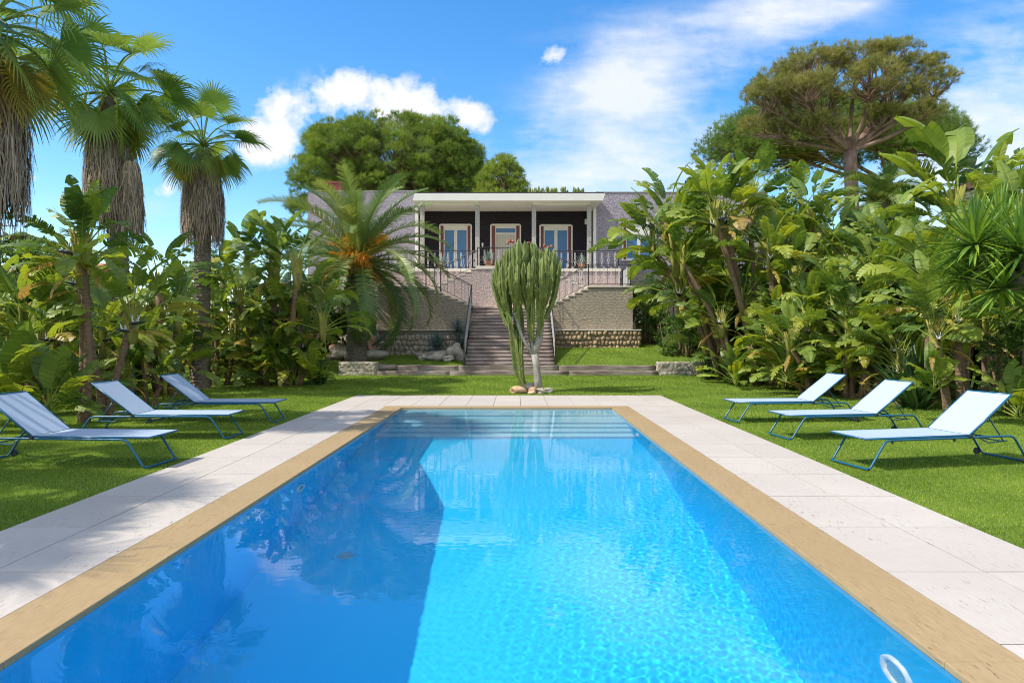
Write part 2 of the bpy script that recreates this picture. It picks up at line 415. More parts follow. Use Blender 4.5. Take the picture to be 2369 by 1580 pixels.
def build_world():
    w = bpy.data.worlds.new('World'); sc.world = w; w.use_nodes = True
    t = NT(w.node_tree); t.n.clear()
    out = t.node('ShaderNodeOutputWorld'); bg = t.node('ShaderNodeBackground'); bg.inputs[1].default_value = 0.15
    t.l.new(bg.outputs[0], out.inputs[0])
    sky = t.node('ShaderNodeTexSky', sky_type='NISHITA', sun_disc=False)
    sky.sun_elevation = EL; sky.sun_rotation = math.atan2(S.x, S.y); sky.altitude = 0
    sky.air_density = 1.0; sky.dust_density = 0.6; sky.ozone_density = 3.0
    hs = t.node('ShaderNodeHueSaturation'); hs.inputs['Saturation'].default_value = 1.33; hs.inputs['Value'].default_value = 1.0
    t.l.new(sky.outputs[0], hs.inputs['Color'])
    tc = t.node('ShaderNodeTexCoord'); sep = t.node('ShaderNodeSeparateXYZ'); t.l.new(tc.outputs['Generated'], sep.inputs[0])
    x, y, z = sep.outputs
    yy = t.math('MAXIMUM', t.math('ABSOLUTE', y), 0.08)
    u = t.math('DIVIDE', x, yy); v = t.math('DIVIDE', z, yy)
    def blob(px, py, rx, ry, rot=0):
        u0, v0 = (px - CX) / F, (CY - py) / F
        du = t.math('SUBTRACT', u, u0); dv = t.math('SUBTRACT', v, v0)
        if rot:
            c, s = math.cos(R(rot)), math.sin(R(rot))
            du, dv = (t.math('ADD', t.math('MULTIPLY', du, c), t.math('MULTIPLY', dv, s)),
                      t.math('SUBTRACT', t.math('MULTIPLY', dv, c), t.math('MULTIPLY', du, s)))
        a = t.math('POWER', t.math('ABSOLUTE', t.math('DIVIDE', du, rx / F)), 2)
        b = t.math('POWER', t.math('ABSOLUTE', t.math('DIVIDE', dv, ry / F)), 2)
        return t.math('EXPONENT', t.math('MULTIPLY', t.math('ADD', a, b), -1))
    def add(*a):
        r = a[0]
        for k in a[1:]: r = t.math('ADD', r, k)
        return r
    def scl(k, b): return t.math('MULTIPLY', b, k)
    cv = t.node('ShaderNodeCombineXYZ'); t.l.new(u, cv.inputs[0]); t.l.new(v, cv.inputs[1])
    # heaped clouds
    cum = add(blob(645, 305, 75, 58), blob(600, 330, 55, 40), blob(625, 245, 45, 36), blob(870, 230, 120, 52), blob(775, 208, 55, 36),
              blob(960, 262, 85, 40), blob(1092, 270, 48, 36), scl(0.8, blob(1268, 128, 36, 26)), scl(0.55, blob(360, 440, 60, 30)), scl(0.5, blob(60, 410, 40, 20)))
    n1 = t.noise(cv.outputs[0], 17, 8, 0.6)
    n1b = t.noise(cv.outputs[0], 60, 5, 0.6)
    d1 = t.math('ADD', cum, t.math('ADD', t.math('MULTIPLY', t.math('SUBTRACT', n1, 0.5), 3.4), t.math('MULTIPLY', t.math('SUBTRACT', n1b, 0.5), 0.5)))
    c1 = t.ramp(d1, [(0.30, 0.0), (0.62, 0.55), (1.05 if False else 1.0, 1.0)])
    c1 = t.math('MULTIPLY', c1, t.math('MINIMUM', t.math('MULTIPLY', cum, 2.2), 1.0))
    # streaky high cloud
    mp = t.node('ShaderNodeMapping'); mp.inputs['Rotation'].default_value = (0, 0, R(-32)); mp.inputs['Scale'].default_value = (1.5, 5.5, 1)
    t.l.new(cv.outputs[0], mp.inputs[0])
    n2 = t.noise(mp.outputs[0], 2.8, 9, 0.62)
    n3 = t.noise(cv.outputs[0], 9, 8, 0.62)
    cir = add(blob(1420, 200, 170, 130, 30), scl(1.0, blob(1640, 90, 320, 75, 27)), scl(1.4, blob(1390, 385, 290, 95, 5)), scl(1.35, blob(2300, 260, 280, 190, 30)),
              scl(0.75, blob(1900, 20, 220, 60, 25)), scl(0.4, blob(1500, 450, 300, 50)), scl(0.55, blob(2200, 480, 260, 130)), scl(0.30, blob(330, 480, 300, 50)))
    d2 = t.math('ADD', t.math('MULTIPLY', cir, 0.50), t.math('ADD', t.math('MULTIPLY', t.math('SUBTRACT', n2, 0.5), 2.0), t.math('MULTIPLY', t.math('SUBTRACT', n3, 0.5), 1.1)))
    c2 = t.math('MULTIPLY', t.ramp(d2, [(0.0, 0.0), (0.40, 0.40), (0.9, 0.86)]), t.math('MINIMUM', t.math('MULTIPLY', cir, 1.7), 1.0))
    # only ahead; behind the camera, bright unseen clouds added as fill light
    ahead = t.ramp(y, [(0.0, 0.0), (0.12, 1.0)])
    c1 = t.math('MULTIPLY', c1, ahead)
    c2 = t.math('MULTIPLY', c2, ahead)
    zz = t.math('MAXIMUM', z, 0.12)
    cp = t.node('ShaderNodeCombineXYZ'); t.l.new(t.math('DIVIDE', x, zz), cp.inputs[0]); t.l.new(t.math('DIVIDE', y, zz), cp.inputs[1])
    n4 = t.noise(cp.outputs[0], 0.9, 8, 0.6)
    c3 = t.math('MULTIPLY', t.ramp(n4, [(0.38, 0.0), (0.62, 0.92)]), t.math('SUBTRACT', 1.0, ahead))
    cl = t.math('MAXIMUM', t.math('MAXIMUM', c1, c2), c3, clamp=True)
    shade = t.mix(n1, (3.5, 3.7, 4.05), (4.2, 4.2, 4.2))
    shade = t.mix(ahead, (6.4, 6.1, 5.7), shade)
    col = t.mix(cl, hs.outputs[0], shade)
    t.l.new(col, bg.inputs[0])
build_world()
sc.view_settings.view_transform = 'Standard'; sc.view_settings.look = 'None'; sc.view_settings.gamma = 1; sc.view_settings.exposure = 0.80
cy = sc.cycles
sc.render.engine = 'CYCLES'
cy.filter_width = 1.0; cy.use_denoising = True; cy.denoiser = 'OPENIMAGEDENOISE'; cy.max_bounces = 10; cy.diffuse_bounces = 6; cy.transmission_bounces = 8; cy.transparent_max_bounces = 8
cy.sample_clamp_indirect = 8; cy.caustics_refractive = True; cy.caustics_reflective = False; cy.blur_glossy = 0.3

# ------------------------------------------------------------------ ground
POOL = (-2.74, 2.29, 1.5, 16.35)           # water x0 x1 y0 y1
DECK = (-4.60, 4.15, -3.0, 19.66)
def sm(a, b, v):
    k = max(0.0, min(1.0, (v - a) / (b - a))); return k * k * (3 - 2 * k)
def gz(x, y):
    z = 0.15 * sm(20.5, 26.8, y)
    if y > 26.96: z = 0.29
    if y > 27.5:
        z = 0.47
        if x > 1.6: z += 0.63 * max(0, min(1, (y - 28) / 3.8)) ** 0.9 + 0.65 * max(0, min(1, (y - 31.8) / 5.2))
        elif x < -2.1: z += 0.33 * max(0, min(1, (y - 28) / 3.6))
    return z
xs = [-400, -150, -60, -30] + list(np.arange(-22, -4.7, 0.7)) + [DECK[0], -3.4, -2.1, -2.05, 0, 1.55, 1.62, 3.0, DECK[1]] + list(np.arange(4.8, 24, 0.7)) + [30, 60, 150, 400]
ys = [-60, DECK[2], 0, 3, 6, 9, 12, 15, 18, DECK[3], 20.5, 21.5, 22.5, 23.5, 24.5, 25.5, 26.2, 26.8, 26.955, 26.965, 27.2, 27.495, 27.505, 28, 28.6, 29.4, 30.2, 31, 31.8, 33, 34.5, 36, 37, 40, 50, 70, 120, 400, 1500]
g = MB(); idx = {}
for j, y in enumerate(ys):
    for i, x in enumerate(xs):
        idx[i, j] = len(g.v); g.v.append(Vector((x, y, gz(x, y) - 0.012)))
for j in range(len(ys) - 1):
    for i in range(len(xs) - 1):
        if xs[i] >= DECK[0] - 1e-6 and xs[i + 1] <= DECK[1] + 1e-6 and ys[j] >= DECK[2] - 1e-6 and ys[j + 1] <= DECK[3] + 1e-6: continue
        g.f.append((idx[i, j], idx[i + 1, j], idx[i + 1, j + 1], idx[i, j + 1])); g.t.append(0.5); g.mi.append(0)
structure(g.build('lawn', M['turf']))

# grass blades (stuff): real blades, denser and finer near the eye
def blades():
    parts = []
    def region(x0, x1, y0, y1, dens, h, wd):
        n = int((x1 - x0) * (y1 - y0) * dens)
        x = RNG.uniform(x0, x1, n); y = RNG.uniform(y0, y1, n)
        ok = (np.abs(x) < 0.80 * y + 1.2)
        return np.stack([x[ok], y[ok], np.full(ok.sum(), h), np.full(ok.sum(), wd)], 1)
    for (y0, y1, d, h, wd) in ((4.5, 9, 4200, .026, .0060), (9, 13, 2600, .027, .0075), (13, 19.66, 1250, .032, .011)):
        parts.append(region(-15, DECK[0] - .01, y0, y1, d, h, wd)); parts.append(region(DECK[1] + .01, 14, y0, y1, d, h, wd))
    parts.append(region(-15, 13, 19.68, 26.9, 620, .045, .014))
    parts.append(region(-7, -2.2, 27.62, 31.6, 480, .05, .018)); parts.append(region(1.7, 10.5, 27.62, 36.5, 480, .05, .018))
    parts.append(region(1.7, 5.5, 27.15, 27.4, 480, .05, .018)); 
    A = np.concatenate(parts); n = len(A)
    z = np.array([gz(a, b) for a, b in A[:, :2]]) - 0.012
    ang = RNG.uniform(0, 2 * np.pi, n); lean = RNG.uniform(0, 2 * np.pi, n); k = RNG.uniform(.1, .75, n) * A[:, 2]
    h = A[:, 2] * RNG.uniform(.6, 1.15, n); w = A[:, 3] * .5
    b = np.stack([A[:, 0], A[:, 1], z], 1); s = np.stack([np.cos(ang) * w, np.sin(ang) * w, np.zeros(n)], 1)
    tip = b + np.stack([np.cos(lean) * k, np.sin(lean) * k, h], 1)
    V = np.stack([b - s, b + s, tip], 1).reshape(-1, 3)
    Fc = np.arange(3 * n).reshape(-1, 3)
    patch = 0.5 + 0.25 * np.sin(A[:, 0] * 1.7 + np.sin(A[:, 1] * 1.1)) * np.cos(A[:, 1] * 2.3 + 0.6 * A[:, 0])
    tint = np.clip(RNG.normal(.42, .2, n) + (patch - .5) * .7, 0, 1)
    return np_mesh('grass', V, Fc, tint, M['grass_blade'])
tag(link('grass', blades()), 'short bright green lawn grass round the pool', 'grass', kind='stuff')

# ------------------------------------------------------------------ deck, coping, pool
deck = MB(); gap = 0.011
def slab(x0, x1, y0, y1):
    deck.box(x0 + gap / 2, x1 - gap / 2, y0 + gap / 2, y1 - gap / 2, -0.04, random.uniform(-0.001, 0.001), random.random())
cxl, cxr, cyf, cyn = -3.18, 2.735, 16.72, 1.05
for (a, b) in ((DECK[0], cxl), (cxr, DECK[1])):
    mid = (a + b) / 2 + 0.02
    y = 3.86 - 1.18 * 6
    while y < cyf:
        y1 = min(y + 1.18, cyf)
        if y1 > DECK[2]:
            slab(a, mid, max(y, DECK[2]), y1); slab(mid, b, max(y, DECK[2]), y1)
        y += 1.18
nx = 12
for i in range(nx + 1):
    x0 = DECK[0] + (DECK[1] - DECK[0]) * i / (nx + 1); x1 = DECK[0] + (DECK[1] - DECK[0]) * (i + 1) / (nx + 1)
    slab(x0, x1, cyf, cyf + 1.47); slab(x0, x1, cyf + 1.47, DECK[3])
for i in range(9):
    x0 = cxl + (cxr - cxl) * i / 9; x1 = cxl + (cxr - cxl) * (i + 1) / 9
    slab(x0, x1, DECK[2], -1.0); slab(x0, x1, -1.0, cyn)
dk = structure(deck.build('pool_deck', M['travertine']))
gb = MB()
for (x0, x1, y0, y1) in ((DECK[0], cxl, DECK[2], DECK[3]), (cxr, DECK[1], DECK[2], DECK[3]), (cxl, cxr, cyf, DECK[3]), (cxl, cxr, DECK[2], cyn)):
    gb.box(x0 + .002, x1 - .002, y0 + .002, y1 - .002, -0.3, -0.02)
structure(gb.build('deck_bed', M['grout']))
cp = MB()
px0, px1, py0, py1 = POOL
def cpiece(x0, x1, y0, y1): cp.bevbox(x0, x1, y0, y1, -0.05, 0.004, 0.008, random.random())
yy = cyn
while yy < cyf - 0.01:
    y1 = min(yy + 2.6, cyf); cpiece(cxl + .003, px0, yy + .001, y1 - .001); cpiece(px1, cxr - .003, yy + .001, y1 - .001); yy = y1
for k in range(3):
    a = px0 + (px1 - px0) * k / 3; b = px0 + (px1 - px0) * (k + 1) / 3
    cpiece(a + .001, b - .001, py1, cyf - .003); cpiece(a + .001, b - .001, cyn + .003, py0)
structure(cp.build('pool_coping', M['tan_travertine']))

# basin: walls, floor with a slope, five steps at the far end
bs = MB(); WZ = -0.035; o_ = 0.03; ax0, ax1, ay0, ay1 = px0 - o_, px1 + o_, py0 - o_, py1 + o_
prof = [(ay0, -2.42), (6.0, -2.40), (9.4, -2.28), (11.2, -1.52), (13.28, -1.50)]
for y, d in ((13.66, 1.25), (14.0, 1.0), (14.38, .75), (15.35, .5), (ay1, .25)):
    prof.append((prof[-1][0], -d)); prof.append((y, -d))
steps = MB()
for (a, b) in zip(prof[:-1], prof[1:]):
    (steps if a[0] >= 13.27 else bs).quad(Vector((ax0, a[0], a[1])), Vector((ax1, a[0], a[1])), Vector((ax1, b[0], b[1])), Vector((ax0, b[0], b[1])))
    if abs(b[0] - a[0]) > 1e-6:
        for x in (ax0, ax1):
            bs.quad(Vector((x, a[0], a[1])), Vector((x, b[0], b[1])), Vector((x, b[0], -0.05)), Vector((x, a[0], -0.05)))
bs.quad(Vector((ax0, ay1, -.25)), Vector((ax1, ay1, -.25)), Vector((ax1, ay1, -.05)), Vector((ax0, ay1, -.05)))
bs.quad(Vector((ax0, ay0, -2.42)), Vector((ax1, ay0, -2.42)), Vector((ax1, ay0, -.05)), Vector((ax0, ay0, -.05)))
basin = structure(bs.build('pool_basin', M['pool_lining'])); basin.cycles.is_caustics_receiver = True
pst = structure(steps.build('pool_steps', M['shallow_bright_lining'])); pst.cycles.is_caustics_receiver = True

def water():
    x0, x1, y0, y1 = px0 - o_ - .004, px1 + o_ + .004, py0 - o_ - .004, py1 + o_ + .004
    nx, ny = 400, 1190
    X = np.linspace(x0, x1, nx); Y = np.linspace(y0, y1, ny)
    gx, gy = np.meshgrid(X, Y)
    z = np.zeros_like(gx)
    rg = np.random.default_rng(5)
    for _ in range(70):
        lam = rg.uniform(.05, .16); th = rg.normal(.9, .9); k = 2 * np.pi / lam
        z += lam * rg.uniform(.3, 1) * np.sin(k * (np.cos(th) * gx + np.sin(th) * gy) + rg.uniform(0, 6.28))
    z *= 0.00027
    # calmer at the left and far away, livelier at the right where the breeze touches the surface
    act = 0.16 + 0.84 / (1 + np.exp(-(gx + 0.9) * 1.9))
    act *= 0.40 + 0.60 / (1 + np.exp((gy - 10) * 0.7))
    top = np.stack([gx, gy, WZ + z * act], 2).reshape(-1, 3)
    i = np.arange(nx * ny).reshape(ny, nx)
    q = np.stack([i[:-1, :-1], i[:-1, 1:], i[1:, 1:], i[1:, :-1]], 2).reshape(-1, 4)
    return np_mesh('water', top, q, np.full(len(q), .5), M['water'], True)
wt = structure(link('pool_water', water())); wt.cycles.is_caustics_caster = True

def pool_light(c, axis, label, r=.15):
    o = thing('pool_light', label, 'pool light', c, group='round underwater pool lights')
    a = MB(); a.ring((0, 0, 0), axis, r, r * .66, .02); rim = a.build('rim', M['light_shell'], o, True)
    b = MB(); b.disc(Vector(axis).normalized() * .012, axis, r * .665); ln = b.build('lens', M['lens'], o)
    rim.cycles.is_caustics_receiver = True; ln.cycles.is_caustics_receiver = True
pool_light((ax1, 4.15, -.69), (-1, 0, 0), 'large round white pool light on right wall in the nearest corner', .17)
pool_light((ax1, 13.0, -.80), (-1, 0, 0), 'small round pool light on right wall beside the pool steps')
pool_light((ax0, 8.73, -.80), (1, 0, 0), 'round pool light on the shaded left pool wall')
dr = thing('floor_drain', 'round drain on the shaded deep pool floor', 'drain', (-1.95, 7.8, -2.34))
a = MB(); a.ring((0, 0, 0), (0, 0, 1), .15, .10, .015); a.build('rim', M['pool_lining'], dr)
a = MB()
for k in range(6): a.box(-.09, .09, -.09 + k * .033, -.075 + k * .033, .004, .012)
a.build('grate', M['lens'], dr)
for ch in dr.children: ch.cycles.is_caustics_receiver = True

# ------------------------------------------------------------------ sun loungers
def lounger():
    root = thing('sun_lounger', 'x', 'sun lounger', group='blue framed sun loungers on the lawn')
    W = .36
    def bent(y):
        c = [(-1.28, y, .02)] 
        pts = [(-1.25, y, .02), (-1.22, y, .045), (-1.03, y, .33), (-.99, y, .365), (-.93, y, .38)]
        pts += [(0, y, .38)]
        pts += [(.93, y, .38), (.99, y, .365), (1.03, y, .33), (1.22, y, .045), (1.25, y, .02)]
        return pts
    fr = MB()
    loop = bent(-W) + [(1.265, -W + .06, .016), (1.265, W - .06, .016)] + bent(W)[::-1] + [(-1.265, W - .06, .016), (-1.265, -W + .06, .016)]
    loop.append(loop[0])
    fr.tube(loop, .0155, 8, cap=False)
    fr.tube([(-.2, -W, .375), (-.2, W, .375)], .010, 6); fr.tube([(.62, -W, .375), (.62, W, .375)], .010, 6)
    fr.build('frame', M['teal_metal'], root, True)
    x0, xh = -1.28, .29
    sf = MB()
    sf.tube([(x0, -W + .01, .405), (xh, -W + .01, .405)], .0145, 8); sf.tube([(x0, W - .01, .405), (xh, W - .01, .405)], .0145, 8)
    sf.tube([(x0, -W + .01, .402), (x0, W - .01, .402)], .011, 8)
    sf.build('seat_frame', M['teal_metal'], root, True)
    def sheet(p0, p1, sag, nx=14, ny=6, th=.005):
        b = MB(); p0 = Vector(p0); p1 = Vector(p1); n = (p1 - p0).cross(Vector((0, 1, 0))).normalized()
        if n.z < 0: n = -n
        w = W - .006
        def pt(i, j, s):
            a = i / nx; c = j / ny
            return p0.lerp(p1, a) + Vector((0, -w + 2 * w * c, 0)) + n * (s - sag * 4 * c * (1 - c) * (math.sin(math.pi * a) * .7 + .3))
        for s in (th, 0):
            k0 = len(b.v)
            for i in range(nx + 1):
                for j in range(ny + 1): b.v.append(pt(i, j, s))
            for i in range(nx):
                for j in range(ny):
                    q = (k0 + i * (ny + 1) + j, k0 + (i + 1) * (ny + 1) + j, k0 + (i + 1) * (ny + 1) + j + 1, k0 + i * (ny + 1) + j + 1)
                    b.f.append(q if s else q[::-1]); b.t.append(.5); b.mi.append(0)
        return b
    sheet((x0 + .005, 0, .412), (xh - .01, 0, .412), .012).build('seat_sling', M['sling'], root, True)
    ang = R(38); L = .86; d = Vector((math.cos(ang), 0, math.sin(ang)))
    h = Vector((xh + .01, 0, .405)); top = h + d * L
    bf = MB()
    for y in (-W + .01, W - .01): bf.tube([h + Vector((0, y, 0)), top + Vector((0, y, 0))], .0145, 8)
    bf.tube([top + Vector((0, -W + .01, 0)), top + Vector((0, W - .01, 0))], .0145, 8)
    bf.build('back_frame', M['teal_metal'], root, True)
    nrm = Vector((-d.z, 0, d.x))
    sheet(h + nrm * .004 + d * .01, top + nrm * .004 - d * .008, .010).build('back_sling', M['sling'], root, True)
    m_ = h + d * .42
    sb = MB()
    for y in (-W + .05, W - .05):
        sb.tube([m_ + Vector((0, y, -.012)), (xh + .60, y, .30)], .009, 6)
        sb.tube([(xh + .15, y, .39), (xh + .35, y, .29), (xh + .66, y, .31)], .008, 6)
    sb.tube([(xh + .60, -W + .05, .30), (xh + .60, W - .05, .30)], .009, 6)
    sb.build('support_bar', M['teal_metal'], root, True)
    for y in (-W - .02, W + .02):
        hb = MB(); hb.tube([(xh, y - .012, .395), (xh, y + .012, .395)], .024, 10); hb.build('hinge', M['black_plastic'], root)
        wb = MB(); wb.tube([(1.17, y - .014, .052), (1.17, y + .014, .052)], .048, 14); wb.build('wheel', M['black_plastic'], root)
    for x in (-.9, .05):
        kb = MB(); kb.tube([(x, -W, .335), (x, -W, .37)], .014, 8); kb.build('rubber_stop', M['black_plastic'], root)
    return root
proto = lounger()
LG = [(5.68, 8.98 + .40, 12, 'pale blue sling lounger with blue frame, nearest of the right hand row'),
      (5.74, 11.45 + .38, 8, 'pale blue sling lounger in the middle of the right hand row'),
      (5.62, 13.6 + .38, 4, 'pale blue sling lounger in the right hand row, nearest the garden steps'),
      (-6.05, 8.92 + .40, 180 - 4, 'blue grey sling lounger on the left lawn nearest the camera, cut by the photo edge'),
      (-6.1, 11.36 + .38, 180, 'blue grey sling lounger in the middle of the left hand row'),
      (-6.06, 13.46 + .38, 180, 'shaded blue sling lounger in the left hand row, farthest from the camera')]
for i, (x, y, a, lb) in enumerate(LG):
    o = proto if i == 0 else copy_tree(proto)
    o.location = (x, y, 0); o.rotation_euler = (0, 0, R(a)); o['label'] = lb

# ------------------------------------------------------------------ house
YW, YF, YC, YG, YT = 39.2, 36.0, 36.5, 38.0, 35.2     # porch wall, canopy front, columns, wings, terrace edge
ZT = 5.15
house = thing('house', 'low flat roofed lilac house with white porch canopy above the stairs', 'house', (0, YW, 0))
def hp(name, mb, mat, parent=house, smooth=False):
    o = mb.build(name, mat, None, smooth); o.parent = parent; o.matrix_parent_inverse = Matrix.Identity(4)
    # geometry is written in world metres: bring it into the parent's frame
    off = Vector((0, YW, 0))
    if parent is house:
        o.data.transform(Matrix.Translation(-off))
    return o
def sub(name, mb, mat, parent, smooth=False):
    o = mb.build(name, mat, parent, smooth); o.data.transform(Matrix.Translation(Vector((0, -YW, 0)))); return o
def wall_open(mb, x0, x1, z0, z1, y, th, ops):
    """front wall made of pieces round its openings (x0, x1, z0, z1)"""
    xs_ = sorted({x0, x1, *[a for o in ops for a in o[:2]]})
    for a, b in zip(xs_[:-1], xs_[1:]):
        hit = [o for o in ops if o[0] <= a + 1e-6 and o[1] >= b - 1e-6]
        z = z0
        for o in sorted(hit, key=lambda q: q[2]):
            if o[2] > z: mb.box(a, b, y, y + th, z, o[2])
            z = o[3]
        if z < z1: mb.box(a, b, y, y + th, z, z1)
D1, D2, D3 = (-4.37, -2.59, ZT, 8.04), (-1.44, .23, ZT, 8.04), (1.385, 3.19, ZT, 8.02)
WR = (5.94, 7.75, 5.9, 7.95)
w = MB(); wall_open(w, -5.62, 4.46, 4.0, 9.0, YW, .3, [D1, D2, D3]); hp('porch_wall', w, M['dark_mosaic'])
w = MB(); wall_open(w, 4.46, 14.0, 5.22, 9.64, YG, .3, [WR]); w.box(13.7, 14, YG + .3, 46, 5.22, 9.64); w.box(4.46, 4.7, YG + .3, YW + .6, 9.0, 9.64); hp('wing_wall', w, M['lilac_stucco'])
w = MB(); w.box(-11.6, -5.62, YG, YG + .3, 4.0, 9.70); w.box(-11.6, -11.3, YG + .3, 46, 1, 9.70); hp('wing_wall', w, M['lilac_stucco'])
for (x0, x1) in ((4.462, 4.72), (-5.88, -5.622)):
    w = MB(); w.box(x0, x1, YG + .302, YW - .002, ZT, 8.80); hp('porch_side_wall', w, M['white_paint'])
for (x0, x1) in ((4.30, 4.46), (-5.62, -5.46)):
    w = MB(); w.box(x0, x1, YG - .03, YG + .33, ZT, 8.80); hp('corner_pilaster', w, M['white_paint'])
w = MB(); w.box(5.4, 14.0, YG - .07, YG + .3, 2.48, 5.20); hp('stone_base', w, M['split_stone'])
w = MB(); w.box(-11.6, -6.9, YG - .07, YG - .002, 1.0, 5.0); hp('stone_base', w, M['split_stone'])
# roof and parapet caps
w = MB(); w.box(-11.3, 13.7, YG + .35, 46, 9.0, 9.3); hp('roof', w, M['roof_felt'])
w = MB(); w.box(4.44, 14.03, YG - .03, YG + .34, 9.64, 9.69); hp('parapet_cap', w, M['speckled_column'])
w = MB(); w.box(-11.63, -5.6, YG - .03, YG + .34, 9.70, 9.75); hp('parapet_cap', w, M['speckled_column'])
# canopy: flat soffit, fascia, slanted ends
w = MB()
zt, zs = 9.19, 8.81
a0, a1, b0, b1 = -5.35, 4.70, -5.60, 4.42
V = [Vector(p) for p in ((a0, YF, zt), (a1, YF, zt), (a1 - .12, YF + .02, zs), (a0 - .12, YF + .02, zs), (b0 - .02, YW, zt), (b1 + .04, YW, zt), (b1, YW, zs), (b0, YW, zs))]
i = len(w.v); w.v += V
for q in ((0, 3, 2, 1), (3, 7, 6, 2), (0, 1, 5, 4), (1, 2, 6, 5), (0, 4, 7, 3)): w.f.append(tuple(i + k for k in q)); w.t.append(.5); w.mi.append(0)
cn = hp('canopy', w, M['white_paint'])
w = MB(); w.box(a0 + .05, a1 - .05, YF + .03, YW, zt + .002, zt + .07); hp('canopy_edge', w, M['black_metal'])
for (x0, x1) in ((-5.15, -1.95), (.88, 4.0)):
    w = MB(); w.bevbox(x0, x1, YC - .05, YC + .27, zs - .13, zs - .002, .01); hp('beam', w, M['white_paint'])
for cx_ in (PX(969, YC), PX(1096, YC), PX(1226, YC), PX(1353, YC)):
    w = MB(); w.bevbox(cx_ - .115, cx_ + .115, YC, YC + .23, ZT, zs - .132, .012); hp('column', w, M['speckled_column'])
w = MB(); w.tube([(PX(1353, YC) - .02, YC - .03, 6.7), (PX(1353, YC) + .16, YC - .03, 6.72), (PX(1353, YC) + .16, YC - .03, 6.5)], .012, 6)
hp('bracket', w, M['black_metal'])

def french_door(op, y, kind='door', sh=.16):
    x0, x1, z0, z1 = op; d = .06
    fr = MB(); fr.box(x0 - .05, x0 + .03, y - .035, y + .2, z0, z1); fr.box(x1 - .03, x1 + .05, y - .035, y + .2, z0, z1); fr.box(x0 + .03, x1 - .03, y - .035, y + .2, z1 - .05, z1 + .05)
    root = hp('front_door' if kind == 'entry' else ('window' if kind == 'window' else 'french_door'), fr, M['frame_paint'])
    gx0, gx1 = x0 + .03 + sh, x1 - .03 - sh
    for (s0, s1) in ((x0 + .03, gx0), (gx1, x1 - .03)):
        s = MB(); n = int((z1 - .05 - z0) / .09)
        s.box(s0 + .002, s1 - .002, y - .01, y + .04, z0, z1 - .052)
        for k in range(n): s.box(s0 + .02, s1 - .02, y - .022, y - .0102, z0 + .03 + k * .09, z0 + .085 + k * .09)
        sub('shutter', s, M['red_shutter'], root)
    if kind == 'entry':
        s = MB(); s.box(gx0, gx0 + .07, y + .08, y + .14, z0, z1 - .05); s.box(gx1 - .07, gx1, y + .08, y + .14, z0, z1 - .05)
        s.box(gx0 + .07, gx1 - .07, y + .08, y + .14, z1 - .19, z1 - .05); s.box(gx0 + .07, gx1 - .07, y + .08, y + .14, z1 - .52, z1 - .44); sub('door_frame', s, M['frame_paint'], root)
        s = MB(); s.box(gx0 + .07, gx1 - .07, y + .11, y + .12, z1 - .44, z1 - .19); sub('pane', s, M['window_glass'], root)
        s = MB(); n = 12; wd = (gx1 - gx0 - .14) / n
        for k in range(n): s.bevbox(gx0 + .07 + k * wd, gx0 + .07 + (k + 1) * wd - .006, y + .09, y + .13, z0, z1 - .525, .006)
        sub('door_panel', s, M['door_paint'], root)
        return
    hb = .62 if kind == 'window' else .17
    s = MB(); s.bevbox(gx0, gx1, y + .02, y + .14, z1 - .05 - hb, z1 - .052, .01); sub('shutter_box', s, M['frame_paint'], root)
    zt_ = z1 - .05 - hb; mid = (gx0 + gx1) / 2
    s = MB()
    for (q0, q1) in ((gx0, gx0 + .075), (mid - .09, mid - .004), (mid + .004, mid + .09), (gx1 - .075, gx1)): s.box(q0, q1, y + .08, y + .14, z0, zt_)
    for (q0, q1) in ((gx0 + .075, mid - .09), (mid + .09, gx1 - .075)): s.box(q0, q1, y + .08, y + .14, zt_ - .07, zt_); s.box(q0, q1, y + .08, y + .14, z0, z0 + .1)
    sub('casement', s, M['frame_paint'], root)
    for (q0, q1) in ((gx0 + .075, mid - .09), (mid + .09, gx1 - .075)):
        s = MB(); s.box(q0, q1, y + .105, y + .115, z0 + .1, zt_ - .07); sub('pane', s, M['window_glass'], root)
    if kind == 'window':
        s = MB(); s.box(x0 - .12, x1 + .12, y - .12, y + .1, z0 - .06, z0 - .002); sub('sill', s, M['white_paint'], root)
french_door(D1, YW); french_door(D3, YW); french_door(D2, YW, 'entry', .19); french_door(WR, YG, 'window', .14)
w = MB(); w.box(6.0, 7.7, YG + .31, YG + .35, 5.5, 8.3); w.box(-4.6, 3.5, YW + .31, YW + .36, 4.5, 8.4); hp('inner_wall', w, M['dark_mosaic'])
for x in (PX(1108, YW), PX(1221.5, YW)):
    s = MB(); s.bevbox(x - .05, x + .05, YW - .10, YW - .002, 6.82, 7.0, .02); lp = hp('wall_lamp', s, M['white_paint'])
    s = MB(); s.tube([(x, YW - .06, 6.74), (x, YW - .06, 6.818)], .03, 10); sub('lamp_shade', s, M['pale_metal'], lp)
s = MB(); s.bevbox(PX(1343, YW) - .02, PX(1343, YW) + .22, YW - .12, YW - .002, 8.06, 8.36, .02); hp('junction_box', s, M['white_paint'])
for (x, y, zz, s_) in ((-11.3, 42, 9.3, 1.0), (-10.5, 39.2, 9.0, .8)):
    s = MB(); s.box(x - .55 * s_, x + .55 * s_, y, y + .8, zz, zz + 1.75 * s_ - (0 if s_ == 1 else .9)); ch = hp('chimney', s, M['red_brick'])
    s = MB(); s.box(x - .62 * s_, x + .62 * s_, y - .06, y + .86, zz + 1.75 * s_ - (0 if s_ == 1 else .9) + .002, zz + 1.84 * s_ - (0 if s_ == 1 else .9)); sub('chimney_cap', s, M['red_brick'], ch)

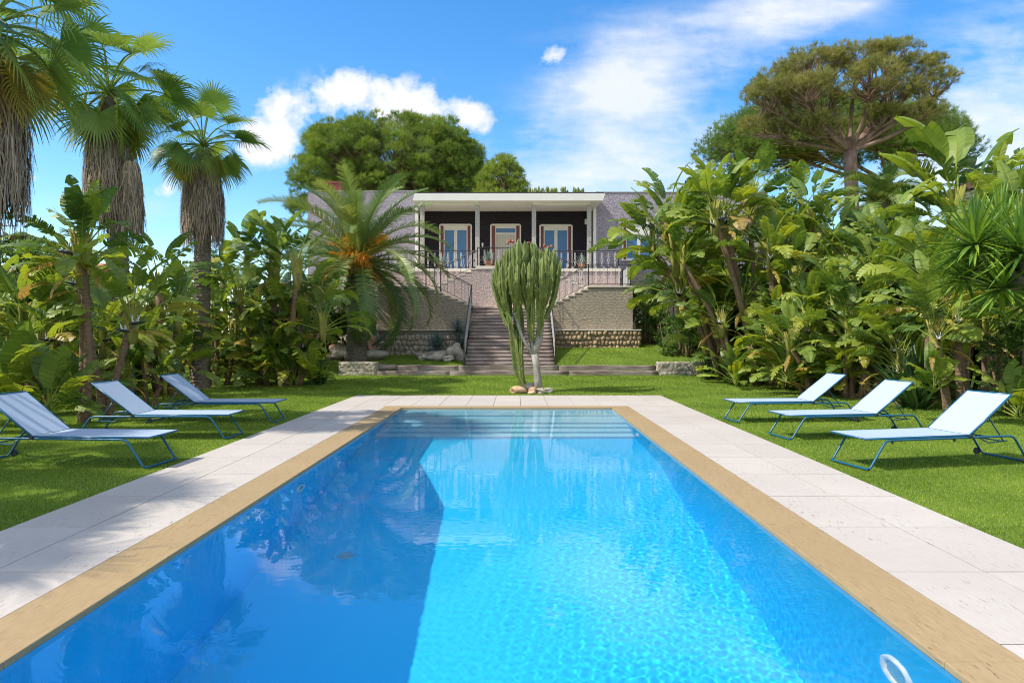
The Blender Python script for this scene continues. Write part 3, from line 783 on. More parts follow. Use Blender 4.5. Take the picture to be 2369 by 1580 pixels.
# terrace in front of the house: retaining walls with a pale slab edge
ter = thing('terrace', 'raised house terrace with pinkish wall and pale slab edge', 'terrace', (0, 0, 0))
w = MB(); w.box(-6.9, -5.66, YT, YG - .075, .8, 5.0); w.box(-5.66, 5.35, YT, YW - .01, .8, 5.0); w.box(-1.95, 1.25, 33.9, YT - .002, 2.9, 5.0); w.build('wall', M['pink_stucco'], ter)
w = MB(); w.box(-6.95, -5.64, YT - .05, YG - .08, 5.002, ZT); w.box(-5.64, 4.28, YT - .05, YW - .005, 5.002, ZT); w.box(4.28, 5.39, YT - .05, YG - .08, 5.002, ZT); w.box(-2.0, 1.3, 33.86, YT - .052, 5.002, ZT); w.build('slab', M['render_wall'], ter)
for sgn, xs_, n in ((-1, -1.95, 7), (1, 1.25, 7)):
    for k in range(n):
        z = ZT - (k + 1) * (ZT - 4.05) / (n + 1)
        a, b = xs_ + sgn * .3 * k, xs_ + sgn * .3 * (k + 1)
        w = MB(); w.box(min(a, b) + .001, max(a, b) - .001, 33.92, YT - .003, 2.9, z - .041); w.build('step_block', M['pink_stucco'], ter)
        w = MB(); w.box(min(a, b) - .012, max(a, b) + .0, 33.90, YT - .004, z - .04, z); w.build('tread', M['render_wall'], ter)

# podiums either side of the middle landing, each with its short flight
def podium(sgn, xi, xs_, xe, label):
    t_ = thing('stone_podium', label, 'podium')
    n = 6; w = MB()
    for k in range(n):
        a, b = xi + (xs_ - xi) * k / n, xi + (xs_ - xi) * (k + 1) / n
        z = 3.06 + (4.05 - 3.06) * (k + 1) / (n + 1)
        w.box(min(a, b) + (.0005 if k else 0), max(a, b), 32.5, 33.895, .8, z - .05)
        s = MB(); s.box(min(a, b) - .01, max(a, b) + .01, 32.47, 33.893, z - .048, z); s.build('tread', M['render_wall'], t_)
    w.box(min(xs_, xe) + .001, max(xs_, xe), 32.5, YT - .004, .8, 4.0); w.build('wall', M['split_stone'], t_)
    s = MB(); s.box(min(xs_, xe) - .01, max(xs_, xe) + .05, 32.45, YT - .006, 4.002, 4.06); s.build('slab', M['render_wall'], t_)
podium(1, 1.58, 3.40, 5.55, 'stone clad landing block with short flight, right of the cactus')
podium(-1, -2.11, -4.25, -6.6, 'stone clad landing block with short flight, behind the date palm')

# ------------------------------------------------------------------ stones
def ico(sub_=2):
    bm = bmesh.new(); bmesh.ops.create_icosphere(bm, subdivisions=sub_, radius=1)
    v = np.array([w.co[:] for w in bm.verts]); f = [tuple(w.index for w in fc.verts) for fc in bm.faces]; bm.free(); return v, f
ICO2, ICO3 = ico(2), ico(3)
def add_stone(mb, c, r, ic=ICO2, rough=.22, seed=None, tint=.5, flat=0):
    v, f = ic; rg = np.random.default_rng(seed if seed is not None else random.randrange(10 ** 6))
    k = np.zeros(len(v))
    for _ in range(7):
        d = rg.normal(size=3); d /= np.linalg.norm(d); k += rg.uniform(.4, 1) * np.sin(rg.uniform(2, 5.5) * (v @ d) + rg.uniform(0, 6))
    s = 1 + rough * k / 2.2
    q = v * s[:, None]
    if flat: q = np.sign(q) * np.abs(q) ** (1 - flat)
    i = len(mb.v)
    for p in q * np.array(r) + np.array(c): mb.v.append(Vector(p))
    for t_ in f: mb.f.append(tuple(i + a for a in t_)); mb.t.append(tint); mb.mi.append(mb.cur)
def rubble_wall(name, label, x0, x1, y, th, zb, zt_, size, mat, prot, cap=True, taper=0):
    o = thing(name, label, 'stone wall')
    w = MB(); w.box(x0, x1, y, y + th, zb - .3, zt_); w.build('core', M['mortar'], o)
    s = MB(); z = zb + size * .35
    while z < zt_ - size * .25:
        x = x0 + size * random.uniform(.2, .5)
        while x < x1 - size * .2:
            wd = size * random.uniform(.45, .85); ht = size * random.uniform(.36, .52)
            add_stone(s, (x + wd * .5, y, min(z + random.uniform(-.1, .1) * size, zt_ - ht * .8)), (wd * .56, prot * random.uniform(.6, 1.3), ht), ICO2, .2, flat=.2)
            x += wd * 1.12
        z += size * .86
    s.build('stones', mat, o, True)
    if cap:
        c = MB(); c.bevbox(x0 - .03, x1 + .05, y - .09, y + th, zt_ + .002, zt_ + .06, .012); c.build('coping', M['render_wall'], o)
    return o
rubble_wall('rubble_wall', 'low rubble wall of rounded brown boulders right of the stairs', 1.75, 5.85, 32.2, .28, 1.02, 1.93, .27, M['tan_stone'], .10)
rubble_wall('rubble_wall', 'low pale rubble stone wall left of the stairs, behind the blue yuccas', -6.7, -2.25, 32.2, .28, .72, 1.93, .30, M['limestone'], .05)
rubble_wall('rubble_wall', 'short grey rubble plinth under the right house wing', 5.9, 12.5, YG - .3, .22, 1.75, 2.45, .28, M['tan_stone'], .07, False)
def rendered_wall(x0, x1, y0, y1, zb, zt_, label):
    o = thing('garden_wall', label, 'garden wall')
    bm = bmesh.new(); bmesh.ops.create_cube(bm, size=1)
    bmesh.ops.subdivide_edges(bm, edges=bm.edges[:], cuts=9, use_grid_fill=True)
    for v_ in bm.verts:
        p = Vector(((x0 + x1) / 2 + v_.co.x * (x1 - x0), (y0 + y1) / 2 + v_.co.y * (y1 - y0), (zb + zt_) / 2 + v_.co.z * (zt_ - zb)))
        p += Vector((random.uniform(-.02, .02), random.uniform(-.025, .025), random.uniform(-.012, .012))); v_.co = p
    w = MB(); w.bm(bm); w.build('wall_body', M['rubble_render'], o, True)
rendered_wall(5.6, 7.6, 26.9, 27.35, .0, .66, 'low pale pebbled wall stub right of the timber steps')
rendered_wall(-7.0, -5.5, 26.9, 27.35, .0, .66, 'low pale pebbled wall stub left of the timber steps')

# timber sleepers of the two long steps
def sleeper(x0, x1, y0, y1, z0, z1, label):
    bm = bmesh.new(); bmesh.ops.create_cube(bm, size=1)
    bmesh.ops.subdivide_edges(bm, edges=bm.edges[:], cuts=11, use_grid_fill=True)
    for v_ in bm.verts:
        c = v_.co; p = Vector((c.x * (x1 - x0), c.y * (y1 - y0), c.z * (z1 - z0)))
        p.z += .008 * math.sin(p.x * 2.3 + y0 * 9) + random.uniform(-.005, .005); p.y += .010 * math.sin(p.x * 1.7 + z0 * 20) + random.uniform(-.006, .006); v_.co = p
    w = MB(); w.bm(bm); o = w.build('timber_sleeper', M['timber'], None, True)
    o.location = ((x0 + x1) / 2, (y0 + y1) / 2, (z0 + z1) / 2)
    tag(o, label, 'timber sleeper', 'old railway sleepers edging the upper lawn')
sleeper(-5.48, -2.63, 26.88, 27.12, .02, .30, 'lower reddish sleeper left of the steps, touching the pebbled wall stub')
sleeper(-2.62, 2.08, 26.88, 27.12, .02, .30, 'dark lower sleeper in front of the staircase, behind the cactus')
sleeper(2.09, 5.58, 26.88, 27.12, .02, .30, 'lower sleeper right of the cactus, ending at the right wall stub')
sleeper(-4.85, -2.33, 27.46, 27.72, .2, .50, 'upper sleeper left of the staircase, under the small lawn')
sleeper(-2.32, 1.72, 27.46, 27.72, .2, .50, 'upper sleeper directly at the foot of the staircase')
sleeper(1.73, 5.6, 27.46, 27.72, .2, .50, 'upper sleeper right of the staircase, under the sloping lawn')
w = MB(); w.tube([(-.5, 0, 0), (-.2, .02, .02), (.15, -.02, -.01), (.5, .03, .01)], [.11, .15, .13, .12], 9)
o = w.build('timber_log', M['timber'], None, True); o.location = (-5.35, 27.5, .42); tag(o, 'short rough round log lying at the left end of the upper step', 'log')
for (y, z, lb) in ((33.6, 1.36, 'curved upper lawn edging sleeper in front of the right wing'), (34.8, 1.50, 'rear edging sleeper close to the right wing plinth')):
    sleeper(6.1, 8.9, y, y + .2, z - .25, z + .06, lb)

# ------------------------------------------------------------------ staircase
st = thing('staircase', 'straight garden staircase of dark timber steps behind the cactus', 'staircase')
NS = 17
for k in range(NS):
    y = 27.95 + k * .283; z = .47 + (k + 1) * (3.06 - .47) / NS
    xl = -2.08 + .02 * random.random(); xr = 1.55 + .02 * random.random()
    bm = bmesh.new(); bmesh.ops.create_cube(bm, size=1)
    bmesh.ops.subdivide_edges(bm, edges=[e for e in bm.edges if abs(e.verts[0].co.x - e.verts[1].co.x) > .5], cuts=16)
    bmesh.ops.bevel(bm, geom=[e for e in bm.edges if abs(e.verts[0].co.x - e.verts[1].co.x) > .01], offset=.03, segments=2, affect='EDGES')
    for v_ in bm.verts:
        c = v_.co; v_.co = Vector(((xl + xr) / 2 + c.x * (xr - xl), y + (c.y + .5) * .40 + random.uniform(-.006, .006), z - .155 + (c.z + .5) * .155 + random.uniform(-.005, .005)))
    w = MB(); w.bm(bm); w.build('step', M['timber'], st, True)
w = MB()
for k in range(NS):
    y = 27.95 + k * .283; z = .47 + k * (3.06 - .47) / NS
    w.box(-2.04, 1.52, y + .03, y + .283 + .029, .2, z - .003)
w.box(-2.10, 1.57, 32.76, 33.89, .6, 3.0); w.build('stair_body', M['mortar'], st)
w = MB(); w.box(-2.105, 1.575, 32.74, 33.888, 3.002, 3.06); w.build('landing', M['render_wall'], st)

# ------------------------------------------------------------------ iron railings
def baluster_mesh(h, ornate):
    b = MB()
    if not ornate: b.box(-.007, .007, -.007, .007, 0, h)
    else:
        for s in (-1, 1):
            b.tube([(s * .022, 0, 0), (s * .022, 0, h * .36), (s * .06, 0, h * .44), (s * .022, 0, h * .52), (s * .022, 0, h)], .0095, 4, cap=False)
    return b.mesh('baluster', M['pale_metal'] if ornate else M['black_metal'])
BAL = {}
def bal(h, o):
    k = (round(h, 2), o)
    if k not in BAL: BAL[k] = baluster_mesh(h, o)
    return BAL[k]
def railing(label, pts, h=.92, step=.17, low=.10, posts=None, down=0.0):
    o = thing('iron_railing', label, 'railing', group='black iron railings with pale balusters')
    pts = [Vector(p) for p in pts]
    hr = MB(); br = MB()
    for a, b in zip(pts[:-1], pts[1:]):
        hr.tube([a + Vector((0, 0, h)), b + Vector((0, 0, h))], .024, 6)
        br.tube([a + Vector((0, 0, h - .085)), b + Vector((0, 0, h - .085))], .010, 4); br.tube([a + Vector((0, 0, low)), b + Vector((0, 0, low))], .012, 4)
    hr.build('handrail', M['black_metal'], o); br.build('rail_bar', M['black_metal'], o)
    for p in (posts if posts is not None else pts):
        p = Vector(p); w = MB(); w.box(-.022, .022, -.022, .022, -down, h); w.box(-.045, .045, -.03, .03, -down, -down + .09); q = w.build('post', M['black_metal'], o); q.location = p
    for a, b in zip(pts[:-1], pts[1:]):
        n = max(2, int((b - a).length / step)); d = (b - a); horiz = abs(d.x) > abs(d.y)
        for k in range(1, n):
            p = a + d * (k / n)
            q = link('baluster', bal(h - low - .085, k % 2 == 0), o); q.location = p + Vector((0, 0, low))
            if not horiz: q.rotation_euler = (0, 0, R(90))
    return o
railing('long railing along the terrace edge left of the middle balcony', [(-6.6, YT + .12, ZT), (-2.0, YT + .12, ZT)])
railing('short middle railing on the balcony in front of the house door', [(-1.92, 33.95, ZT), (1.22, 33.95, ZT)], down=.55)
railing('long railing along the terrace edge right of the middle balcony', [(1.3, YT + .12, ZT), (5.3, YT + .12, ZT)])
railing('sloping railing of the upper left flight below the terrace', [(-1.98, 33.98, ZT - .1), (-4.05, 33.98, 4.1)], h=.9, posts=[(-4.05, 33.98, 4.1)])
railing('sloping railing of the upper right flight half hidden by the cactus', [(1.28, 33.98, ZT - .1), (3.3, 33.98, 4.1)], h=.9, posts=[(3.3, 33.98, 4.1)])
railing('railing on the right landing block and its short flight', [(1.6, 32.56, 3.06), (3.45, 32.56, 4.06), (5.46, 32.56, 4.06), (5.46, 35.1, 4.06)], h=1.03, down=.3)
railing('railing on the left landing block and its short flight', [(-2.12, 32.56, 3.06), (-3.6, 32.56, 3.85), (-4.3, 32.56, 4.06), (-6.5, 32.56, 4.06)], h=1.03, down=.05)
railing('long sloping handrail on the left edge of the garden staircase', [(-2.13, 27.95, .55), (-2.13, 32.5, 3.0)], h=1.05, step=.2, down=.1)
railing('long sloping handrail on the right edge of the garden staircase', [(1.60, 27.95, .55), (1.60, 32.5, 3.0)], h=1.05, step=.2, down=.1)

# ------------------------------------------------------------------ plants: paddle leaved bird of paradise
def paddle_leaf(mb, a0, az, Lp, Lb, W, droop, torn, tint, stem_tint=.58, dead=False, base=Vector((0, 0, 0))):
    """one leaf: bent stalk, then a blade whose two halves are split into strips by the wind"""
    n = 22; ds = (Lp + Lb) / n
    p = base.copy(); th = a0; pts = [p.copy()]; tg = []
    wob = random.uniform(-.25, .25)
    for k in range(n):
        s = (k + .5) / n
        th += droop * ds * (0.25 + 1.5 * s * s)
        az_ = az + wob * s
        d = Vector((math.sin(th) * math.cos(az_), math.sin(th) * math.sin(az_), math.cos(th)))
        p = p + d * ds; pts.append(p.copy()); tg.append(d)
    tg.append(tg[-1])
    nb = int(n * Lp / (Lp + Lb)); side0 = Vector((-math.sin(az), math.cos(az), 0))
    roll = random.uniform(-.7, .7)
    # stalk and midrib
    rad = [.034 - .018 * min(1, k / nb) if k <= nb else .013 * (1 - (k - nb) / (n - nb)) + .003 for k in range(n + 1)]
    mb.tube([pts[k] for k in range(0, n + 1)], rad, 5, stem_tint, cap=False)
    ns = 30
    def at(u):
        f_ = nb + u * (n - nb); k = min(int(f_), n - 1); return pts[k].lerp(pts[k + 1], f_ - k), tg[k]
    for sd in (-1, 1):
        u = 0.0; grp_droop = 0; grp_open = 0; fresh = True
        for k in range(ns):
            u0, u1 = k / ns, (k + 1) / ns
            tear = random.random() < torn
            if tear: grp_droop = random.gauss(.10 + .4 * torn, .34); grp_open = random.uniform(.03, .32)
            def half(uu):
                w_ = W * (math.sin(math.pi * min(1, uu * .93 + .05) ** .72)) ** .62 if uu < .999 else 0
                return max(0.0, w_)
            g0 = u0 + (grp_open / ns if tear else 0)
            (pa, ta), (pb, tb) = at(g0), at(u1)
            w0, w1 = half(u0), half(u1)
            if k == ns - 1: w1 = .01
            sv = (side0 * math.cos(roll) + ta.cross(side0) * math.sin(roll)).normalized() * sd
            sv = (sv - ta * sv.dot(ta)).normalized()
            nv = ta.cross(side0).normalized()
            if nv.z < 0: nv = -nv
            def out(p_, t_, w_, fr):
                f1 = .34 + .0 * fr; el = .30 - grp_droop * .35
                d1 = (sv + t_ * f1 + nv * el).normalized(); d2 = (sv + t_ * (f1 + .12) + nv * (.02 - grp_droop)).normalized() + Vector((0, 0, -.28 if dead else -.12 - .2 * max(0, grp_droop)))
                m_ = p_ + d1 * w_ * .5
                return p_, m_, m_ + d2.normalized() * w_ * .5
            A, B = out(pa, ta, w0, 0), out(pb, tb, w1, 1)
            if tear and k:   # ragged tip
                A = (A[0], A[1].lerp(B[1], .25), A[2].lerp(B[2], random.uniform(.3, .7)))
            tt = max(0, min(1, tint + random.uniform(-.04, .04) + (.10 if random.random() < .05 else 0)))
            mb.quad(A[0], A[1], B[1], B[0], tt); mb.quad(A[1], A[2], B[2], B[1], tt)
def crown_mesh(seed, n=10, sc_=1.0, lush=1.0, low=False, spread=1.0):
    random.seed(seed); mb = MB()
    plane = random.uniform(0, math.pi)
    for k in range(n):
        f = (k + .5) / n * 2 - 1
        side = 1 if f >= 0 else -1
        a0 = abs(f) ** 1.1 * R(70) * spread + R(3)
        az = plane + (0 if side > 0 else math.pi) + random.gauss(0, .45)
        old = abs(f)
        tint = (random.uniform(.12, .36) if random.random() < .55 else random.uniform(.36, .62)) + .12 * old * random.random() + (.22 if (old > .75 and random.random() < .4) else 0)
        if old < .25: tint = random.uniform(.30, .48)
        Lp = random.uniform(.85, 1.3) * (.55 if low else 1); Lb = random.uniform(1.15, 1.65)
        paddle_leaf(mb, a0, az, Lp, Lb, random.uniform(.28, .41), random.uniform(.34, .62) * (1 + .7 * old), random.uniform(.04, .2) if old < .25 else random.uniform(.14, .58), tint,
                    random.uniform(.5, .68), base=Vector((math.cos(plane) * f * .10, math.sin(plane) * f * .10, -abs(f) * .35)))
    if not low:
        for k in range(random.randint(1, 3)):   # old dry leaves hanging down
            paddle_leaf(mb, R(random.uniform(85, 110)), random.uniform(0, 6.28), .5, random.uniform(.9, 1.2), .12, 1.0, .5, random.uniform(.82, .97), .85, True, Vector((0, 0, -.45)))
    return mb.mesh('leaves', M['banana_leaf'])
CROWNS = [crown_mesh(100 + k, 12 + k % 4) for k in range(10)]
TALL = [crown_mesh(150 + k, 8, spread=.62) for k in range(2)]
LOWC = [crown_mesh(200 + k, 11 + k % 3, low=True) for k in range(3)]
def sheath_mesh(seed):
    random.seed(seed); mb = MB(); pl = random.uniform(0, 3.14)
    for k in range(7):
        f = (k + .5) / 7 * 2 - 1
        d = Vector((math.cos(pl) * f, math.sin(pl) * f, 0))
        mb.tube([d * .06 + Vector((0, 0, -.75 + .1 * abs(f))), d * .12 + Vector((0, 0, -.25)), d * .2 + Vector((0, 0, .22)), d * .32 + Vector((0, 0, .48))], [.085, .08, .045, .02], 6, random.random())
    return mb.mesh('leaf_sheath', M['sheath'], True)
SHEATHS = [sheath_mesh(300 + k) for k in range(3)]
def flower_mesh(seed):
    random.seed(seed); mb = MB()
    for k in range(2):
        a = random.uniform(0, 6.28); d = Vector((math.cos(a), math.sin(a), .05)); z = -.1 - .22 * k
        mb.cur = 0; mb.tube([Vector((0, 0, z)), d * .12 + Vector((0, 0, z)), d * .3 + Vector((0, 0, z + .02)), d * .52 + Vector((0, 0, z + .05))], [.02, .05, .035, .004], 6)
        mb.cur = 1
        for j in range(5):
            q = d * (.08 + .05 * j); e = Vector((random.uniform(-.12, .12), random.uniform(-.12, .12), random.uniform(.14, .3)))
            mb.tube([q + Vector((0, 0, z + .03)), q + e + Vector((0, 0, z))], [.02, .003], 4)
    return mb.mesh('flower', [M['spathe'], M['petal']], True)
FLOWERS = [flower_mesh(330 + k) for k in range(3)]
random.seed(21)
CI = [0]
GB = 'paddle leaved bird of paradise plants in the garden beds'
def plant(label, Y, stems, base, low=(), name='bird_of_paradise_plant', shoots=True):
    """stems: (foot x, top x, top y, size[, style]) in photo pixels at distance Y; low: (x, y, size) leaf tufts near the ground"""
    bx = PX(base, Y); root = thing(name, label, 'plant', (bx, Y, gz(bx, Y)), group=GB); o0 = Vector((bx, Y, gz(bx, Y)))
    sk = []
    if Y > 16 and shoots:      # younger shoots of the same clump, shorter than the old stems
        for s in stems:
            gy = CY + F * HC / Y; k_ = random.uniform(.30, .72)
            sk.append((s[0] + random.uniform(-40, 40), s[1] + (s[0] - s[1]) * k_ + random.uniform(-55, 55), s[2] + (gy - s[2]) * k_, s[3] * random.uniform(.72, .9)))
    for s in list(stems) + sk:
        fx, tx, ty, size = s[:4]; style = s[4] if len(s) > 4 else 'n'
        dy = random.uniform(-.5, .5)
        f_ = Vector((PX(fx, Y), Y + dy * .6, 0)); f_.z = gz(f_.x, Y); top = P(tx, ty, Y); top.y += dy
        f_ -= o0; top -= o0; f_.z -= .05
        mid = f_.lerp(top, .5) + Vector((random.uniform(-.15, .15), random.uniform(-.12, .12), 0)); mid.x += (f_.x - top.x) * .12
        pts = bez(f_, mid, top - Vector((0, 0, .15)), 9)
        mb = MB(); n2 = [0.135, .12, .115, .105, .10, .10, .105, .11, .105]
        mb.tube(pts, [r * (.85 + .2 * random.random()) * size for r in n2], 10)
        mb.build('trunk', M['banana_bark'], root, True)
        k = CI[0]; CI[0] += 1
        me = TALL[k % 2] if style == 't' else CROWNS[(k * 3) % 10]
        c = link('leaves', me, root); c.location = top; c.rotation_euler = (random.uniform(-.12, .12), random.uniform(-.12, .12), random.uniform(0, 6.28)); c.scale = (size * .84,) * 3
        h = link('leaf_sheath', SHEATHS[k % 3], root); h.location = top; h.rotation_euler = (0, 0, random.uniform(0, 6.28)); h.scale = (size,) * 3
        if style == 'f' or k % 3 == 0:
            q = link('flower', FLOWERS[k % 3], root); q.location = top + Vector((0, -.1, -.05)); q.rotation_euler = (0, 0, random.uniform(3.6, 5.8)); q.scale = (size,) * 3
    for (x, y, size) in low:
        p = P(x, y, Y) - o0; p.y += random.uniform(-.8, .8); p.z = max(p.z, gz(p.x + o0.x, Y) - o0.z)
        k = CI[0]; CI[0] += 1
        c = link('leaves', LOWC[k % 3], root); c.location = p; c.rotation_euler = (0, 0, random.uniform(0, 6.28)); c.scale = (size,) * 3
    return root
# left bed
plant('tall bird of paradise plant with slim bare dark trunk behind the middle left lounger', 13.9, [(205, 210, 575, .80, 'f'), (214, 222, 600, .78), (247, 300, 730, .72, 'f'), (225, 160, 640, .6)], 212)
plant('squat bird of paradise plant with thick brown stem behind the nearest left lounger', 14.6, [(76, 76, 795, .85, 'f'), (60, 40, 740, .75), (90, 110, 770, .7)], 76, [(150, 900, .6), (10, 890, .7)])
plant('low bird of paradise leaf tuft at the left photo edge beside the nearest left lounger', 12.2, [], 20, [(-10, 930, .9), (100, 925, .62)])
plant('leaning bird of paradise group with very upright top leaves, right of the second fan palm', 20.0, [(372, 350, 660, 1.0, 't'), (388, 300, 775, .7, 'f'), (400, 420, 720, .8)], 385)
plant('bird of paradise plant with low dark flower spathes between the two fan palm trunks', 17.0, [(262, 262, 770, .75, 'f'), (330, 320, 800, .6, 'f')], 280, [(190, 850, .6)])
plant('bird of paradise thicket with bare brown bases beside the third fan palm', 23.0, [(498, 495, 740, .85), (520, 540, 770, .8), (480, 470, 800, .7)], 505)
plant('big full bird of paradise clump left of the date palm', 23.0, [(640, 618, 620, .9), (660, 690, 620, .95, 't'), (620, 560, 690, .85), (650, 650, 720, .9), (690, 745, 745, .85), (675, 710, 690, .8), (600, 590, 790, .7)], 650,
      [(560, 850, .7), (620, 860, .75), (680, 865, .75), (735, 850, .65), (650, 830, .7)])
plant('bird of paradise plant with orange flower heads seen above the left thicket', 27.0, [(560, 560, 590, 1.0), (600, 640, 600, 1.0), (520, 510, 640, .9)], 565)
plant('bird of paradise plant filling the gap behind the tall left one', 19.0, [(140, 150, 760, .8), (180, 200, 830, .7)], 150, [(110, 880, .7)])
plant('bird of paradise plant half hidden behind the third fan palm trunk', 25.5, [(420, 425, 690, .9), (440, 400, 740, .8)], 425)
# right bed
plant('big bird of paradise clump with leaning bare trunks, nearest the house on the right', 23.2,
      [(1735, 1634, 500, 1.05, 'f'), (1742, 1662, 505, 1.05), (1738, 1700, 690, .85), (1768, 1788, 700, .9), (1690, 1660, 735, .8), (1700, 1575, 590, .9), (1755, 1730, 480, .95)], 1738,
      [(1680, 860, .7), (1760, 850, .7)], shoots=False)
plant('bird of paradise plant with drooping yellowed leaves in front of the right wing window', 25.0, [(1680, 1545, 580, 1.25), (1670, 1560, 670, 1.1), (1665, 1500, 560, 1.1), (1668, 1530, 500, 1.1)], 1675)
plant('tall bird of paradise plant rising under the brown pine trunk', 24.5, [(1850, 1862, 505, 1.0, 't'), (1835, 1795, 580, .95), (1870, 1905, 590, .9)], 1852)
plant('bird of paradise plant with upright pale leaves right of the pine trunk', 22.5, [(1985, 2010, 590, .95, 't'), (1965, 1950, 640, .9)], 1980)
plant('bird of paradise plant with yellowed leaf behind the farthest right lounger', 20.0, [(1868, 1868, 735, .9), (1892, 1905, 690, .85), (1850, 1800, 790, .75)], 1870, [(1800, 860, .6), (1900, 865, .65)])
plant('bird of paradise plant with thin slanted stems behind the middle right lounger', 18.5, [(2000, 1960, 745, .85), (2015, 2035, 700, .85), (1985, 2000, 800, .7)], 2000, [(1945, 880, .55), (2060, 860, .55)])
plant('dense bird of paradise plant in the middle of the right bed', 20.5, [(2080, 2090, 640, .95), (2105, 2130, 700, .85), (2060, 2035, 610, .9)], 2085)
plant('bird of paradise plant with orange stems directly behind the nearest right lounger', 14.7, [(2170, 2130, 770, .70), (2185, 2150, 700, .72)], 2175, [(2110, 880, .45)])
plant('bird of paradise plant with ringed brown trunk beside the orange stemmed one', 15.0, [(2207, 2200, 730, .75), (2250, 2250, 720, .7)], 2212)
plant('very tall bird of paradise plant with huge upright torn leaves at the upper right', 18.5, [(2195, 2195, 490, 1.45, 't'), (2205, 2215, 520, 1.35, 't'), (2215, 2260, 540, .9)], 2200)
plant('bird of paradise plant with dark leaves at the right photo edge', 17.0, [(2330, 2300, 520, .9), (2300, 2330, 640, .8)], 2310)
plant('low bird of paradise tuft with one bright leaf at the right photo edge', 13.6, [], 2290, [(2290, 930, .55)])
plant('low broad leaved bird of paradise tuft under the big right clump', 21.8, [], 1800, [(1790, 868, .7), (1700, 872, .6), (1850, 872, .6)])
plant('bird of paradise plant at the back filling the top of the right thicket', 28.0, [(1790, 1720, 450, 1.0), (1830, 1830, 490, 1.0), (1760, 1640, 450, 1.0)], 1780)
plant('bird of paradise plant at the back above the right thicket, beside the white parasol', 27.0, [(2060, 2070, 590, 1.0), (2120, 2150, 610, 1.0), (1990, 1940, 590, 1.0)], 2060)

plant('bird of paradise plant with drooping broad leaves over the upper lawn edge', 26.0, [(1640, 1600, 690, .95), (1660, 1620, 780, .8)], 1650)
plant('bird of paradise plant between the big right clump and the farthest right lounger', 22.0, [(1820, 1835, 640, .95), (1800, 1770, 590, 1.0), (1830, 1850, 790, .7)], 1815)
plant('bird of paradise plant low behind the farthest right lounger headrest', 19.2, [(1935, 1930, 800, .7), (1950, 1965, 830, .6)], 1940)
plant('bird of paradise plant in the heart of the right bed under the white parasol', 19.5, [(2040, 2060, 770, .8), (2055, 2085, 730, .8), (2030, 2010, 640, .9)], 2045)
plant('bird of paradise plant in deep shade left of the orange stemmed one', 17.2, [(2095, 2080, 800, .7), (2120, 2120, 640, .85)], 2105)
plant('bird of paradise plant crowning the middle of the right thicket', 23.5, [(1925, 1930, 560, .95), (1945, 2000, 570, .85), (1910, 1880, 640, .9)], 1925)
plant('bird of paradise plant behind the yucca tree, leaves high against the sky', 20.0, [(2290, 2290, 470, 1.0, 't'), (2310, 2340, 540, .9)], 2300)
plant('bird of paradise plant beside the yucca tree trunk low at the right edge', 16.0, [(2270, 2265, 760, .75), (2300, 2320, 800, .7)], 2285)
plant('bird of paradise plant high at the back left of the brown pine trunk', 26.5, [(1700, 1745, 560, 1.0), (1720, 1610, 560, 1.0), (1710, 1690, 620, .9)], 1710)
plant('small bird of paradise plant tucked left of the third fan palm', 21.0, [(395, 385, 760, .7), (370, 340, 740, .75)], 380)
plant('bird of paradise plant low between the two slim left trunks and the hedge', 18.0, [(235, 240, 730, .8), (220, 190, 700, .85)], 228)
plant('leafy bird of paradise plant at the left photo edge under the cream house', 16.5, [(20, 15, 740, .85), (50, 40, 800, .8)], 35)

# ------------------------------------------------------------------ fan palms
def fan_frond(mb, a0, az, Lp, Rr, droop, tint, dead=False, segs=42):
    n = 8; p = Vector((0, 0, 0)); th = a0; pts = [p.copy()]
    for k in range(n):
        th += droop * (k / n) * .30
        d = Vector((math.sin(th) * math.cos(az), math.sin(th) * math.sin(az), math.cos(th))); p = p + d * Lp / n; pts.append(p.copy())
    mb.tube(pts, [.03 - .014 * k / n for k in range(n + 1)], 4, min(1, tint + .12), cap=False)
    sd = Vector((-math.sin(az), math.cos(az), 0)); roll = random.uniform(-.5, .5)
    nv = d.cross(sd); sd = (sd * math.cos(roll) + nv * math.sin(roll)).normalized(); nv = d.cross(sd)
    if nv.z < 0: nv = -nv
    th2 = R(128); dphi = 2 * th2 / segs
    for k in range(segs):
        ph = -th2 + dphi * (k + .5)
        L = Rr * (1 - .18 * abs(ph) / th2) * random.uniform(.92, 1.05)
        dr = (d * math.cos(ph) + sd * math.sin(ph)); ac = (sd * math.cos(ph) - d * math.sin(ph))
        fold = .28 * abs(math.sin(ph))
        dr = (dr + nv * fold).normalized()
        tt = max(0, min(1, tint + random.uniform(-.05, .05)))
        q = p.copy(); dirv = dr.copy(); Ls, Rs = [], []
        m_ = 7
        for j in range(m_ + 1):
            s = j / m_
            w_ = (L * s * dphi * .54 if s < .45 else L * .45 * dphi * .54 * (1 - .92 * (s - .45) / .55)) + .001
            Ls.append(q - ac * w_ + nv * (.25 * w_)); Rs.append(q + ac * w_ - nv * (.25 * w_))
            if s > .5: dirv = (dirv + Vector((0, 0, -1)) * (.10 + .55 * random.random()) * (s * 1.3)).normalized()
            q = q + dirv * L / m_
        mb.strip(Ls, Rs, tt)
def fan_crown(seed, n=30, Rr=1.0):
    random.seed(seed); mb = MB()
    for k in range(n):
        f = (k + .5) / n; az = k * 2.39996 + random.gauss(0, .2)
        a0 = R(6) + R(140) * f ** .9
        tint = .22 + .22 * random.random() + (.32 * (f - .68) / .32 if f > .68 else 0) + (random.random() * .2 if f > .8 else 0)
        fan_frond(mb, a0, az, random.uniform(1.0, 1.35) * (1.05 - .38 * f), Rr * random.uniform(.80, 1.05), random.uniform(.3, 1.1), tint)
    return mb.mesh('crown', M['fan_leaf'])
